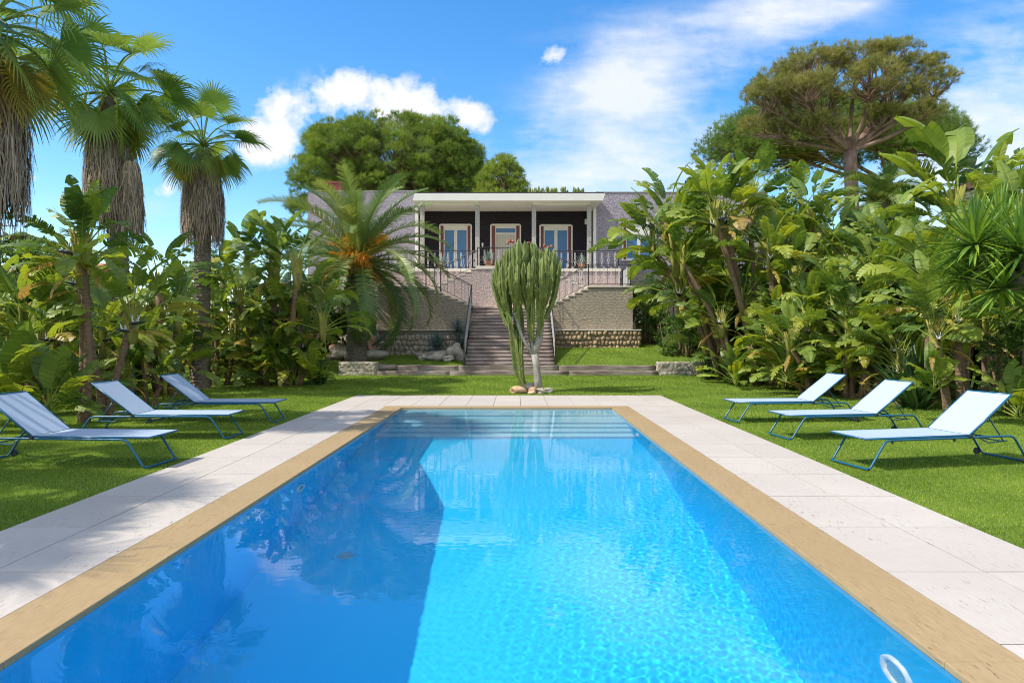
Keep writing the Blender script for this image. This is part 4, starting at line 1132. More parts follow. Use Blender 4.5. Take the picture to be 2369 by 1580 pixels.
FCROWNS = [fan_crown(410, 31), fan_crown(411, 28), fan_crown(412, 33, 1.05)]
def skirt_mesh(seed, L, r0, r1, n):
    """old dry leaves folded down round the trunk: many hanging strips"""
    random.seed(seed); mb = MB()
    for k in range(n):
        a = random.uniform(0, 6.28); z0 = -L * random.random() ** 1.25 * .80; f = -z0 / L
        rr = r0 + (r1 - r0) * math.sin(min(1, f * 1.25 + .18) * math.pi * .62) * random.uniform(.65, 1.05)
        l = random.uniform(.45, 1.1); w_ = random.uniform(.006, .020); ea = random.gauss(0, .12)
        d = Vector((math.cos(a), math.sin(a), 0)); s = Vector((-math.sin(a), math.cos(a), 0)); tint = max(0, min(1, random.gauss(.5, .22) + (.25 if f < .12 else 0)))
        p0 = d * rr * .75 + Vector((0, 0, z0)); p1 = d * (rr * 1.02) + s * ea * .3 * l + Vector((0, 0, z0 - l * .35)); p2 = d * rr * random.uniform(.92, 1.1) + s * ea * l + Vector((0, 0, z0 - l))
        mb.strip([p0 - s * w_, p1 - s * w_, p2 - s * w_ * .3], [p0 + s * w_, p1 + s * w_, p2 + s * w_ * .3], tint)
    # inner dark body
    mb.tube([(0, 0, 0), (0, 0, -L * .2), (0, 0, -L * .6), (0, 0, -L * .95)], [r0 * .7, r1 * .72, r1 * .66, r0 * .55], 12, .1)
    return mb.mesh('dead_leaf_skirt', M['dry_leaf'])
def ringed_trunk(mb, pts, r, n=14, seed=0):
    """palm trunk with cut leaf bases in diamond rows"""
    rg = random.Random(seed); mb.tube(pts, r, n)
    total = sum((Vector(a) - Vector(b)).length for a, b in zip(pts[:-1], pts[1:])); rows = int(total / .11)
    for i in range(rows):
        f = (i + .5) / rows * (len(pts) - 1); k = min(int(f), len(pts) - 2); c = Vector(pts[k]).lerp(Vector(pts[k + 1]), f - k); rr = r[k] + (r[k + 1] - r[k]) * (f - k)
        for j in range(9):
            a = 6.283 * (j + .5 * (i % 2)) / 9 + rg.uniform(-.12, .12); d = Vector((math.cos(a), math.sin(a), 0)); s = Vector((-math.sin(a), math.cos(a), 0)); w_ = rr * .34
            q = c + d * rr * .98
            mb.strip([q - s * w_ + Vector((0, 0, -.02)), q + d * .035 - s * w_ * .6 + Vector((0, 0, .07)), q - s * w_ * .4 + Vector((0, 0, .10))],
                     [q + s * w_ + Vector((0, 0, -.02)), q + d * .035 + s * w_ * .6 + Vector((0, 0, .07)), q + s * w_ * .4 + Vector((0, 0, .10))], rg.random())
def fan_palm(label, x, Y, topx, topy, cs, sk, seed, crown, sscale=1.0, tr=.24):
    bx = PX(x, Y); root = thing('fan_palm', label, 'palm tree', (bx, Y, 0), group='fan palms with hanging dead leaf skirts'); o0 = Vector((bx, Y, 0)); top = P(topx, topy, Y) - o0
    mb = MB(); pts = bez((0, 0, -.1), (top.x * .45 + .05, 0, top.z * .5), top - Vector((0, 0, .25)), 12)
    ringed_trunk(mb, pts, [tr * 1.25, tr * 1.1] + [tr] * 7 + [tr * .95, tr * .9, tr * .85], 14, seed); mb.build('trunk', M['palm_bark'], root)
    for (dx, dz, L, r0, r1, n) in sk:
        s = link('dead_leaf_skirt', skirt_mesh(seed + int(L * 10), L, r0, r1, n), root); s.location = top + Vector((dx, -.05 if dx else 0, dz))
    c = link('crown', FCROWNS[crown], root); c.location = top + Vector((0, 0, -.05)); c.rotation_euler = (0, 0, seed * 1.3); c.scale = (cs,) * 3
    return root
fan_palm('nearest fan palm at the left photo edge with a wide pale dead leaf skirt', -120, 12.0, -30, 60, 1.15, [(0, -.45, 2.9, .38, .66, 2600)], 5, 2)
fan_palm('tallest fan palm in the left bed, with a ragged double skirt of dead leaves', 285, 19.0, 250, 208, 1.28, [(0, -.75, 3.1, .40, .62, 2500), (.62, -2.0, 2.0, .22, .34, 1100)], 8, 0)
fan_palm('smallest fan palm of the left bed, its neat round crown nearest the date palm', 460, 22.0, 466, 330, 1.05, [(0, -.6, 2.5, .40, .66, 2500)], 12, 1)
# the palm just outside the photo whose shadow falls over the left paving
root = fan_palm('fan palm outside the photo that throws the leaf shadows on the left paving', -2341, 5.2, -2341, -814, 1.15, [(0, -.25, 2.6, .40, .66, 700)], 15, 0)

fan_palm('fan palm outside the photo whose frond tips shade the nearest left paving corner', -3850, 3.5, -3850, -1582, 1.15, [(0, -.25, 2.6, .40, .66, 500)], 23, 2)
fan_palm('fan palm outside the photo that dapples the nearest left lounger with shade', -1220, 7.8, -1220, -86, 1.15, [(0, -.25, 2.6, .40, .66, 500)], 17, 1)

# ------------------------------------------------------------------ date palm with orange flower stalks
def date_frond(mb, a0, az, L, droop, tint):
    n = 22; p = Vector((0, 0, 0)); th = a0; pts = [p.copy()]; tg = []
    for k in range(n):
        s = k / n; th += droop * (.02 + .12 * s)
        d = Vector((math.sin(th) * math.cos(az), math.sin(th) * math.sin(az), math.cos(th))); p = p + d * L / n; pts.append(p.copy()); tg.append(d)
    tg.append(d)
    mb.tube(pts, [.035 * (1 - .88 * k / n) for k in range(n + 1)], 4, min(1, tint + .35), cap=False)
    sd0 = Vector((-math.sin(az), math.cos(az), 0)); tw = random.uniform(-.6, .6); m_ = 74
    for k in range(m_):
        u = .12 + .88 * k / m_; f = u * n; i = min(int(f), n - 1); q = pts[i].lerp(pts[i + 1], f - i); t_ = tg[i]
        sd = (sd0 * math.cos(tw * u) + t_.cross(sd0) * math.sin(tw * u)); nv = t_.cross(sd)
        if nv.z < 0: nv = -nv
        l = .60 * (math.sin(math.pi * (u * .86 + .1)) ** .6) * random.uniform(.85, 1.08) + .05
        for s_ in (-1, 1):
            d = (sd * s_ * .80 + t_ * .62 + nv * random.uniform(.15, .5)).normalized(); ac = t_ * .027
            e = q + d * l * .6; tip = e + (d + Vector((0, 0, -.28))).normalized() * l * .4
            tt = max(0, min(1, tint + random.uniform(-.08, .08)))
            mb.quad(q - ac, q + ac, e + ac * .8, e - ac * .8, tt); mb.tri(e - ac * .8, e + ac * .8, tip, tt)
def date_palm():
    random.seed(55); Y = 29.6; top = P(822, 610, Y); bx = PX(818, Y); b = Vector((bx, Y, .62)); root = thing('date_palm', 'date palm with orange flower stalks in front of the left terrace', 'palm tree', b)
    mb = MB(); tp = top - b
    ringed_trunk(mb, [(0, 0, -.1), (0, 0, .3), (.03, 0, 1.4), (.03, 0, 2.5), tuple(tp - Vector((0, 0, .7))), tuple(tp)], [.52, .44, .40, .40, .55, .35], 14, 3); mb.build('trunk', M['palm_bark'], root)
    cr = MB(); n = 58
    for k in range(n):
        f = (k + .5) / n; date_frond(cr, R(4) + R(116) * f ** 1.0, k * 2.39996 + random.gauss(0, .1), random.uniform(4.4, 5.2) * (.92 + .12 * math.sin(math.pi * f)), random.uniform(.40, .70) + .75 * f, .26 + .42 * random.random())
    o = cr.build('crown', M['date_leaf'], root); o.location = tp
    for k in range(16):
        a = (k * 2.4 + .4) if k < 8 else (3.4 + (k - 8) * .36); el = R([42, 58, 72, 88, 104][k % 5]); fb = MB()
        d0 = Vector((math.sin(el) * math.cos(a), math.sin(el) * math.sin(a), math.cos(el)))
        L0 = random.uniform(.75, 1.25)
        fb.tube(bez((0, 0, 0), d0 * L0 * .6, d0 * L0, 5), [.04, .035, .03, .025, .02], 5, .3)
        for j in range(170):
            e = (d0 + Vector((random.gauss(0, .30), random.gauss(0, .30), random.gauss(0, .30)))).normalized(); st_ = d0 * L0 * random.uniform(.45, 1)
            l = random.uniform(.5, .95); q1 = st_ + e * l * .55; q2 = q1 + (e + Vector((0, 0, -.75))).normalized() * l * .45; s = e.cross(Vector((random.random(), random.random(), random.random()))).normalized() * .019
            fb.strip([st_ - s, q1 - s, q2 - s * .5], [st_ + s, q1 + s, q2 + s * .5], random.uniform(.2, .9) if k % 5 < 3 else random.uniform(.0, .5))
        q = fb.build('flower_cluster', M['flower_stalk'], root); q.location = tp + Vector((0, 0, .15 - .12 * (k % 5)))
    return root
date_palm()

# ------------------------------------------------------------------ rosettes: agave, yuccas, strap leaved tufts
def blade(mb, base, d, L, w, bend, tint, seg=4, fold=.35):
    s = d.cross(Vector((0, 0, 1)))
    s = s.normalized() if s.length > .05 else Vector((1, 0, 0))
    n = s.cross(d).normalized(); q = base.copy(); dv = d.copy(); Ls, Ms, Rs = [], [], []
    for k in range(seg + 1):
        u = k / seg; w_ = w * (math.sin(math.pi * (.22 + .78 * u)) ** .8 if u < 1 else .02)
        Ls.append(q - s * w_ + n * w_ * fold); Ms.append(q.copy()); Rs.append(q + s * w_ + n * w_ * fold)
        dv = (dv + Vector((0, 0, -bend / seg))).normalized(); q = q + dv * L / seg
    mb.strip(Ls, Ms, tint); mb.strip(Ms, Rs, tint)
def rosette(mb, c, n, L, w, bend=(.0, .4), tmin=0, tmax=105, tint=(.2, .6), up=0.0):
    for k in range(n):
        f = (k + .5) / n; th = R(tmin + (tmax - tmin) * f ** .85 + random.uniform(-6, 6)); az = k * 2.39996 + random.uniform(-.2, .2)
        d = Vector((math.sin(th) * math.cos(az), math.sin(th) * math.sin(az), math.cos(th)))
        blade(mb, c + d * .05 + Vector((0, 0, up * (1 - f))), d, L * random.uniform(.8, 1.1), w, random.uniform(*bend), random.uniform(*tint))
def rosette_plant(name, label, cat, x, Y, z, heads, mat, trunk=None, leaf='leaves', group=None, bark='banana_bark'):
    bx = PX(x, Y); root = thing(name, label, cat, (bx, Y, z), group=group)
    for i_, (dx, dy, dz, n, L, w_, kw) in enumerate(heads):
        mb = MB(); rosette(mb, Vector((0, 0, 0)), n, L, w_, **kw); o = mb.build(leaf, mat, root); o.location = (dx, dy, dz)
        if dz > .35:
            if i_ > 0 and trunk:     # side heads branch from the main trunk under its crown
                h0 = Vector(heads[0][:3]); a_ = h0 * .86; t_ = MB(); t_.tube(bez(a_, (a_ + Vector((dx, dy, dz))) / 2 - Vector((0, 0, .12)), (dx, dy, dz), 6), [.07, .068, .065, .06, .055, .05], 8); t_.build('branch', M[bark], root, True); continue
            t_ = MB(); t_.tube(bez((dx * .1, dy * .1, -.1), (dx * .35, dy * .4, dz * .5), (dx, dy, dz), 7), [.13, .12, .11, .10, .09, .085, .08] if not trunk else trunk, 9); t_.build('trunk', M[bark], root, True)
    return root
random.seed(77)
rosette_plant('agave', 'large grey green agave beside the date palm trunk', 'agave', 846, 30.6, .85, [(0, 0, .1, 30, 1.45, .10, dict(bend=(-.05, .25), tmin=4, tmax=78, tint=(.4, .9)))], M['blue_leaf'])
rosette_plant('blue_yucca', 'round blue grey yucca low on the rocks left of the stairs', 'yucca', 1004, 30.4, .78, [(0, 0, .42, 230, .72, .014, dict(bend=(0, .15), tmin=0, tmax=118, tint=(.15, .75)))], M['blue_leaf'])
rosette_plant('blue_yucca', 'taller blue grey yucca close to the left stair handrail', 'yucca', 1052, 30.6, .8, [(0, 0, 1.1, 240, .62, .013, dict(bend=(0, .15), tmin=0, tmax=125, tint=(.25, .85))), (.1, -.2, .30, 150, .55, .013, dict(bend=(0, .2), tmin=0, tmax=100, tint=(.1, .5)))], M['blue_leaf'])
kwy = dict(bend=(.05, .5), tmin=0, tmax=120, tint=(.12, .75))
Yy = 12.3
def yh(x, y, n, L, dy=0):
    p = P(x, y, Yy + dy); b = PX(2430, Yy); return (p.x - b, dy, p.z, n, L, .030, kwy)
rosette_plant('yucca_tree', 'big spiky green yucca tree at the right photo edge above the nearest right lounger', 'yucca', 2430, Yy, 0,
              [yh(2345, 585, 150, 1.0, -.5), yh(2238, 565, 150, 1.0), yh(2300, 665, 130, .92, -.2), yh(2215, 640, 110, .85, .5), yh(2380, 690, 120, .9, .3), yh(2300, 530, 120, .9, .7)], M['yucca_leaf'], bark='palm_bark', trunk=[.13, .10, .09, .085, .08, .075, .07])
def tuft(label, x, Y, n, L, w_, tints=(.2, .8), cat='plant'):
    bx = PX(x, Y); root = thing('strap_leaf_plant', label, cat, (bx, Y, gz(bx, Y))); mb = MB()
    for k in range(n):
        th = R(random.uniform(2, 55)); az = random.uniform(0, 6.28); d = Vector((math.sin(th) * math.cos(az), math.sin(th) * math.sin(az), math.cos(th)))
        blade(mb, Vector((random.uniform(-.2, .2), random.uniform(-.2, .2), -.02)), d, L * random.uniform(.6, 1.1), w_, random.uniform(.2, .8), random.uniform(*tints), 5)
    mb.build('leaves', M['strap_leaf'], root)
tuft('dark strappy tuft in front of the right wall stub', 1632, 25.0, 130, 1.15, .022)
tuft('dark grey green strap leaved clump behind the middle right lounger', 2105, 16.2, 130, 1.55, .05, (.15, .6))
tuft('strap leaved tuft at the foot of the big right clump', 1830, 21.5, 80, 1.0, .03)
tuft('strappy tuft at the foot of the full left clump', 730, 23.2, 70, .9, .04)
for (x, Y, z, lb) in ((1015, 36.0, ZT, 'potted spiky plant on the terrace before the left glass door'), (1122, 34.5, ZT, 'potted spiky plant on the balcony left of the house door'), (1335, 36.0, ZT, 'potted spiky plant on the terrace right of the cactus top')):
    bx = PX(x, Y); root = thing('potted_plant', lb, 'potted plant', (bx, Y, z), group='spiky plants in pots on the terrace')
    pb = MB(); pb.tube([(0, 0, 0), (0, 0, .28), (0, 0, .32)], [.14, .20, .22], 14); pb.build('pot', M['terracotta'], root, True)
    mb = MB(); rosette(mb, Vector((0, 0, .3)), 46, .55, .025, (0, .3), 0, 85, (.4, .95)); mb.build('leaves', M['blue_leaf'], root)

# ------------------------------------------------------------------ candelabra cactus
def cactus_arm(mb, pts, r, tip=True, ribs=5, seed=0):
    rg = random.Random(seed); pts = [Vector(p) for p in pts]
    # resample
    Ls = [0]
    for a, b in zip(pts[:-1], pts[1:]): Ls.append(Ls[-1] + (b - a).length)
    n = max(8, int(Ls[-1] / .055)); i0 = len(mb.v); nc = ribs * 4; a0 = rg.uniform(0, 6)
    up = None; ph = rg.uniform(0, 6)
    for k in range(n + 1):
        s = Ls[-1] * k / n; j = 0
        while j < len(Ls) - 2 and Ls[j + 1] < s: j += 1
        f = (s - Ls[j]) / max(1e-6, Ls[j + 1] - Ls[j]); c = pts[j].lerp(pts[j + 1], f); d = (pts[j + 1] - pts[j]).normalized()
        if up is None: up = d.orthogonal().normalized()
        up = (up - d * up.dot(d)).normalized(); sd = d.cross(up)
        wv = 1 + .10 * math.sin(s * 26 + ph) + .06 * math.sin(s * 9 + ph * 2)
        e = 1.0
        if tip and k > n - 4: e = [1, .92, .72, .38, .06][k - (n - 4)]
        for q in range(nc):
            an = a0 + 2 * math.pi * q / nc; rib = (1, .72, .52, .72)[q % 4]
            mb.v.append(c + (up * math.cos(an) + sd * math.sin(an)) * r * rib * e * (wv if q % 4 == 0 else 1))
    for k in range(n):
        for q in range(nc):
            a = i0 + k * nc + q; b = i0 + k * nc + (q + 1) % nc
            mb.f.append((a, b, b + nc, a + nc)); mb.t.append(.5); mb.mi.append(mb.cur)
    mb.f.append(tuple(range(i0 + n * nc, i0 + n * nc + nc))); mb.t.append(.5); mb.mi.append(mb.cur)
def cactus():
    Y = 20.8; rg = random.Random(4); sx = 3.733
    def q(zx, zy, dy=0):
        p = P((1100 + zx / sx) / 1.0077, (530 + zy / sx) / 1.0077, Y); return Vector((p.x, dy, p.z))
    bx = PX(1225, Y); b = Vector((bx, 0, 0)); root = thing('candelabra_cactus', 'tall many armed candelabra cactus on the lawn behind the pool', 'cactus', (bx, Y, 0))
    def Q(l): return [q(*p) - b for p in l]
    wood = MB()
    wood.tube(Q([(548, 1420), (538, 1300), (525, 1180), (512, 1080)]), [.135, .115, .105, .12], 12)
    wood.tube(Q([(505, 1085), (460, 1030, -.05), (400, 930, -.1), (365, 820, -.1), (345, 720, -.12)]), [.085, .06, .055, .055, .06], 9)
    wood.tube(Q([(508, 1075), (485, 960, .15), (470, 800, .2), (468, 690, .2)]), [.09, .09, .085, .085], 9)
    wood.tube(Q([(518, 1075), (548, 950, .0), (565, 800, -.05), (572, 660, 0)]), [.10, .115, .105, .09], 10)
    wood.build('trunk', M['cactus_wood'], root, True)
    stem2 = MB(); wood2 = MB()
    arms = []
    def arm(l, r=.095): arms.append((l, r))
    # second foot on the left
    arm([(432, 1420, -.1), (395, 1330, -.1), (345, 1200, -.1), (320, 1000, -.15), (298, 800, -.2), (265, 700, -.2)], .085)
    arm([(438, 1400, .1), (405, 1280, .1), (392, 1100, .1), (402, 850, .1), (385, 640, .1)], .075)
    arm([(392, 1180, .1), (365, 1050, .15), (350, 850, .2), (345, 600, .25), (330, 480, .25)], .075)
    # fan of green arms
    tops = [(142, 430), (150, 318), (178, 262), (206, 228), (235, 205), (262, 150), (292, 118), (318, 128), (345, 120), (372, 112), (398, 118), (425, 106), (452, 128), (480, 114), (505, 135), (530, 142), (552, 136), (575, 148), (600, 160), (625, 152), (652, 150), (676, 165), (692, 180), (712, 220), (735, 280)]
    for i, (tx, ty) in enumerate(tops):
        f = i / (len(tops) - 1)
        if tx < 300: src = [(300, 800), (280, 740), (262, 690)][i % 3]
        elif tx < 470: src = [(345, 715), (350, 640), (470, 690), (460, 600)][i % 4]
        else: src = [(572, 670), (560, 600), (575, 720), (470, 640)][i % 4]
        src = (src[0] + rg.uniform(-14, 14), src[1] + rg.uniform(-60, 110))
        if tx > 700: src = (600, 780)
        dep = rg.uniform(-.75, .75) if 2 < i < 22 else rg.uniform(-.2, .2)
        mx = tx + (src[0] - tx) * (.34 if tx < 300 or tx > 650 else .30); my = src[1] - (src[1] - ty) * .42
        arm([(src[0], src[1], dep * .15), ((src[0] + mx) / 2 + (mx - src[0]) * .10, src[1] - (src[1] - my) * .5, dep * .6), (mx, my, dep * .9), ((mx + tx) / 2, (my + ty) / 2, dep), (tx, ty + rg.uniform(-6, 14), dep)], rg.uniform(.064, .082))
    for (sx_, sy_, tx, ty, dep) in ((470, 900, 440, 130, -.4), (486, 960, 500, 150, -.5), (552, 930, 520, 140, -.45), (566, 880, 600, 170, -.4), (470, 800, 420, 240, -.6), (560, 800, 545, 260, -.7), (372, 850, 340, 170, -.3), (360, 790, 395, 260, -.6), (468, 760, 470, 420, -.8)):
        arm([(sx_, sy_, dep * .15), (sx_ + (tx - sx_) * .25, sy_ - 120, dep * .5), (sx_ + (tx - sx_) * .7, sy_ * .45 + ty * .55, dep * .9), (tx, ty, dep)], rg.uniform(.062, .08))
    for (tx, ty, dep) in ((240, 300, -.5), (300, 300, -.8), (215, 330, -.3), (360, 330, -.9), (410, 300, -.7), (460, 310, -.95), (500, 250, -.8), (560, 270, -1.0), (610, 240, -.8), (650, 300, -.6), (455, 440, -.9), (520, 470, -.8), (570, 330, -.9), (320, 200, .5), (430, 190, .6), (540, 200, .6), (640, 210, .5), (265, 360, .3), (185, 350, .2)):
        src = (290, 750) if tx < 280 else ((350, 680) if tx < 380 else ((470, 680) if tx < 500 else (572, 690)))
        arm([(src[0], src[1], dep * .2), ((src[0] + tx) / 2 + (tx - src[0]) * .1, src[1] - 110, dep * .7), (tx, (src[1] + ty) / 2 - 40, dep), (tx + rg.uniform(-8, 8), ty, dep)], rg.uniform(.064, .084))
    for k, (l, r) in enumerate(arms):
        mb = MB(); cactus_arm(mb, Q(l), r, True, 4 + k % 2, 60 + k); mb.build('arm', M['cactus_green'], root)
    fl = MB(); 
    for (tx, ty) in ((278, 118), (300, 108), (320, 116), (460, 118), (595, 150), (612, 156), (660, 150)):
        for j in range(5):
            p = q(tx + rg.uniform(-8, 8), ty + rg.uniform(-8, 6), rg.uniform(-.2, .2)) - b; add_stone(fl, p, (.035, .035, .03), ico(1), .1)
    fl.build('buds', M['pink_bud'], root, True)
    return root
cactus()
def rock(label, x, Y, z, r, mat, seed, group, rough=.35):
    mb = MB(); add_stone(mb, (0, 0, 0), r, ICO3, rough, seed); o = mb.build('rock', M[mat], None, True); bx = PX(x, Y); o.location = (bx, Y, z); tag(o, label, 'rock', group)
g1, g2 = 'small rocks round the cactus foot', 'weathered limestone rocks left of the stairs'
rock('flat orange rock left of the cactus foot', 1192, 20.45, .07, (.25, .2, .12), 'orange_rock', 1, g1)
rock('pale rock right behind the left cactus stem', 1217, 20.9, .10, (.16, .14, .14), 'limestone', 2, g1)
rock('tan rock in front between the two cactus stems', 1223, 20.3, .06, (.17, .14, .10), 'orange_rock', 3, g1)
rock('pale grey rock in front of the cactus trunk', 1243, 20.35, .06, (.15, .13, .10), 'limestone', 4, g1)
rock('small grey rock at the right end of the cactus rocks', 1256, 20.75, .05, (.17, .12, .08), 'limestone', 5, g1)
rock('long white pitted rock under the round blue yucca', 1000, 29.9, .80, (.55, .3, .24), 'limestone', 11, g2, .5)
rock('small white rock left of the pitted rocks by the yucca', 968, 29.9, .76, (.24, .2, .16), 'limestone', 12, g2, .45)
rock('tall pitted rock beside the left stair handrail', 1047, 29.9, .92, (.36, .3, .38), 'limestone', 13, g2, .55)
rock('grey rock between the two blue yuccas', 1026, 30.2, .86, (.3, .25, .25), 'limestone', 14, g2, .5)
rock('low white rock in front of the pitted rock row', 1030, 29.5, .70, (.28, .2, .12), 'limestone', 15, g2, .4)
rock('upright reddish rock in front of the agave', 848, 30.2, 1.15, (.32, .25, .45), 'orange_rock', 16, g2, .5)
rock('long pale boulder right of the date palm trunk', 850, 29.9, .82, (.75, .4, .26), 'limestone', 17, g2, .35)
rock('pale boulder left of the date palm trunk', 785, 29.9, .85, (.7, .4, .26), 'limestone', 18, g2, .4)
rock('small tan rock on the boulder left of the date palm', 768, 30.2, 1.15, (.25, .2, .16), 'orange_rock', 19, g2, .4)

# ------------------------------------------------------------------ pines and hedges: needle and leaf clusters
def tufts(C, Nrm, mat, name, length, width, per, spread, tint_c, tint_var):
    """per thin blades round every cluster centre"""
    n = len(C); c = np.repeat(C, per, 0); nn = np.repeat(Nrm, per, 0)
    d = nn + RNG.normal(0, spread, (n * per, 3)); d /= np.linalg.norm(d, axis=1, keepdims=True)
    s = np.cross(d, RNG.normal(size=(n * per, 3))); s /= np.linalg.norm(s, axis=1, keepdims=True) + 1e-9
    L = RNG.uniform(.55, 1.1, n * per)[:, None] * length; w_ = width * RNG.uniform(.6, 1.2, n * per)[:, None]
    b = c + RNG.normal(0, length * .15, (n * per, 3))
    V = np.stack([b - s * w_, b + s * w_, b + d * L + s * w_ * .35, b + d * L - s * w_ * .35], 1).reshape(-1, 3)
    tint = np.clip(np.repeat(tint_c, per) + RNG.normal(0, tint_var, n * per), 0, 1)
    return np_mesh(name, V, np.arange(4 * n * per).reshape(-1, 4), tint, mat)
def pine(label, Y, x0, x1, ytop, ybot, zground, mat, seed, nclump, per_clump, trunk_x=None, fork_y=None, lean=0, ry=.8, flat=2.4, tint0=.4, open_=0.0, name='umbrella_pine', holes=0, lobes=None, group='umbrella pines behind the house'):
    rg = np.random.default_rng(seed)
    xa, xb = PX(x0, Y), PX(x1, Y); cx_ = (xa + xb) / 2; rx = (xb - xa) / 2; zt_ = P(0, ytop, Y).z; zb = P(0, ybot, Y).z; h = zt_ - zb
    tx = PX(trunk_x, Y) if trunk_x else cx_; root = thing(name, label, 'pine tree', (tx, Y, zground), group=group); o0 = np.array([tx, Y, zground])
    cl = []
    # clumps on a dome (and a thinner layer within)
    nsh = int(nclump * .68); q_ = 0; lob = []
    if lobes:
        for (lx, ly, lrx, lry) in lobes:
            c3 = np.array([PX(lx, Y) - cx_, rg.uniform(-.55, .55) * rx * ry, P(0, ly, Y).z - zb]); r3 = np.array([lrx, (lrx + lry) * .6, lry]) * Y / F; lob.append(c3)
            for _ in range(int(nclump * lrx * lry / sum(a[2] * a[3] for a in lobes))):
                d = rg.normal(size=3); d /= np.linalg.norm(d); d[2] = abs(d[2]) if rg.random() < .75 else d[2]
                cl.append(c3 + d * r3 * rg.uniform(.55, 1.0))
        nclump = len(cl)
    while len(cl) < nclump:
        if q_ < nsh:      # even shell, a little irregular
            zz_ = 1 - 1.12 * (q_ + .5) / nsh; an_ = q_ * 2.39996 + rg.normal(0, .25); h_ = math.sqrt(max(0, 1 - zz_ * zz_)); d = np.array([h_ * math.cos(an_), h_ * math.sin(an_), zz_]); rr = rg.uniform(.86, 1.0)
        else:
            d = rg.normal(size=3); d /= np.linalg.norm(d); rr = rg.uniform(.35, .85)
            if d[2] < -.15: continue
        q_ += 1
        if q_ > 4 * nclump: break
        e = np.abs(d) ** (2 / flat) * np.sign(d) if flat != 2 else d
        e = e / (np.sum(np.abs(e) ** flat) ** (1 / flat))
        p = np.array([e[0] * rx * rr * .92, e[1] * rx * ry * rr * .92, max(e[2], -.12) * h * rr * .93])
        p[2] += rg.normal(0, .014) * h
        if holes and rg.random() < holes * (1 - max(0, e[2])): continue
        cl.append(p)
    cl = np.array(cl); base = np.array([cx_, Y, zb]) - o0; R_ = np.sqrt(rx * rx * 4 / nclump) * (.92 if lobes else 1.25)
    C = []; N = []; T = []
    for p in cl:
        r = R_ * rg.uniform(.55, 1.05); m_ = int(per_clump * (r / R_) ** 2)
        d = rg.normal(size=(m_, 3)); d[:, 2] += .25; d /= np.linalg.norm(d, axis=1, keepdims=True)
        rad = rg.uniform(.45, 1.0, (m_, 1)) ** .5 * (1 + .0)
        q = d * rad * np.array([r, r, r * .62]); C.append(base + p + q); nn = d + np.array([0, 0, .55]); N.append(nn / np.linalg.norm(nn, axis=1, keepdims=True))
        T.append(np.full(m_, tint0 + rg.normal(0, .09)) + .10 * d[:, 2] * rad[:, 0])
    C = np.concatenate(C); N = np.concatenate(N); T = np.concatenate(T)
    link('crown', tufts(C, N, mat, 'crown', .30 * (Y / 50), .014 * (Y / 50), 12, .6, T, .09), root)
    tr = MB(); fz = (P(0, fork_y, Y).z - zground) if fork_y else (zb - zground) * .82
    tr.tube([(0, 0, -.3), (.1 + lean * .3, 0, fz * .4), (.05 + lean * .7, 0, fz * .8), (lean, 0, fz)], [.62, .48, .42, .40], 12)
    fk = np.array([lean, 0, fz]); order = np.argsort([-c[2] for c in cl]); used = []
    mains = []
    for k in range(len(lob) or 7):
        if lob: e = base + lob[k] - np.array([0, 0, .5])
        else: a = 2 * math.pi * (k + .5) / 7; e = base + np.array([math.cos(a) * rx * .50, math.sin(a) * rx * ry * .5, h * .42 * (1 - .25 * abs(math.cos(a)))])
        mains.append(e); m2 = fk + (e - fk) * np.array([.62, .62, .40]) + rg.normal(0, .25, 3)
        tr.tube([tuple(v_) for v_ in bez(fk, m2, e, 10)], [.20, .185, .17, .155, .14, .125, .11, .09, .075, .06], 7)
    for p in cl:
        e = base + p - np.array([0, 0, .25]); m_ = min(mains, key=lambda q: np.linalg.norm(q - e)); st_ = fk + (m_ - fk) * rg.uniform(.5, 1.0)
        if lob: st_ = m_ + (fk - m_) * rg.uniform(0, .25)
        mm = st_ + (e - st_) * .5 + np.array([rg.normal(0, .3), rg.normal(0, .3), -.25])
        tr.tube([tuple(v_) for v_ in bez(st_, mm, e, 5)], ([.06, .05, .04, .03, .02] if lob else [.085, .07, .055, .042, .028]), 5, cap=False)
    tr.build('trunk', M['pine_bark'], root, True)
    return root
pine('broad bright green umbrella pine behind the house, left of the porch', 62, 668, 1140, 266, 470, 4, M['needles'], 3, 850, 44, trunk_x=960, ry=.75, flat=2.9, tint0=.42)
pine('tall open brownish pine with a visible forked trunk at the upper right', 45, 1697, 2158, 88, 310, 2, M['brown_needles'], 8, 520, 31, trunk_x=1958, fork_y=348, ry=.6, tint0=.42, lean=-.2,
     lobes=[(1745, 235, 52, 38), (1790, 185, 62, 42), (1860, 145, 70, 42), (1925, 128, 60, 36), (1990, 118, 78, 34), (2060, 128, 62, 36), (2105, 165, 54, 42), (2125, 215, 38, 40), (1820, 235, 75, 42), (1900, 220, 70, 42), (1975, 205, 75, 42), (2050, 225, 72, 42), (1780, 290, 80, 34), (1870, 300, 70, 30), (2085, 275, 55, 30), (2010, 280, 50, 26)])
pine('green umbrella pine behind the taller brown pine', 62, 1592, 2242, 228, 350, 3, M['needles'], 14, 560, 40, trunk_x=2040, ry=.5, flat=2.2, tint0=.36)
pine('small rounded pale green conifer above the porch roof', 56, 1084, 1218, 350, 470, 4, M['needles'], 20, 110, 40, trunk_x=1150, flat=2.0, tint0=.58, name='conifer', group=None)

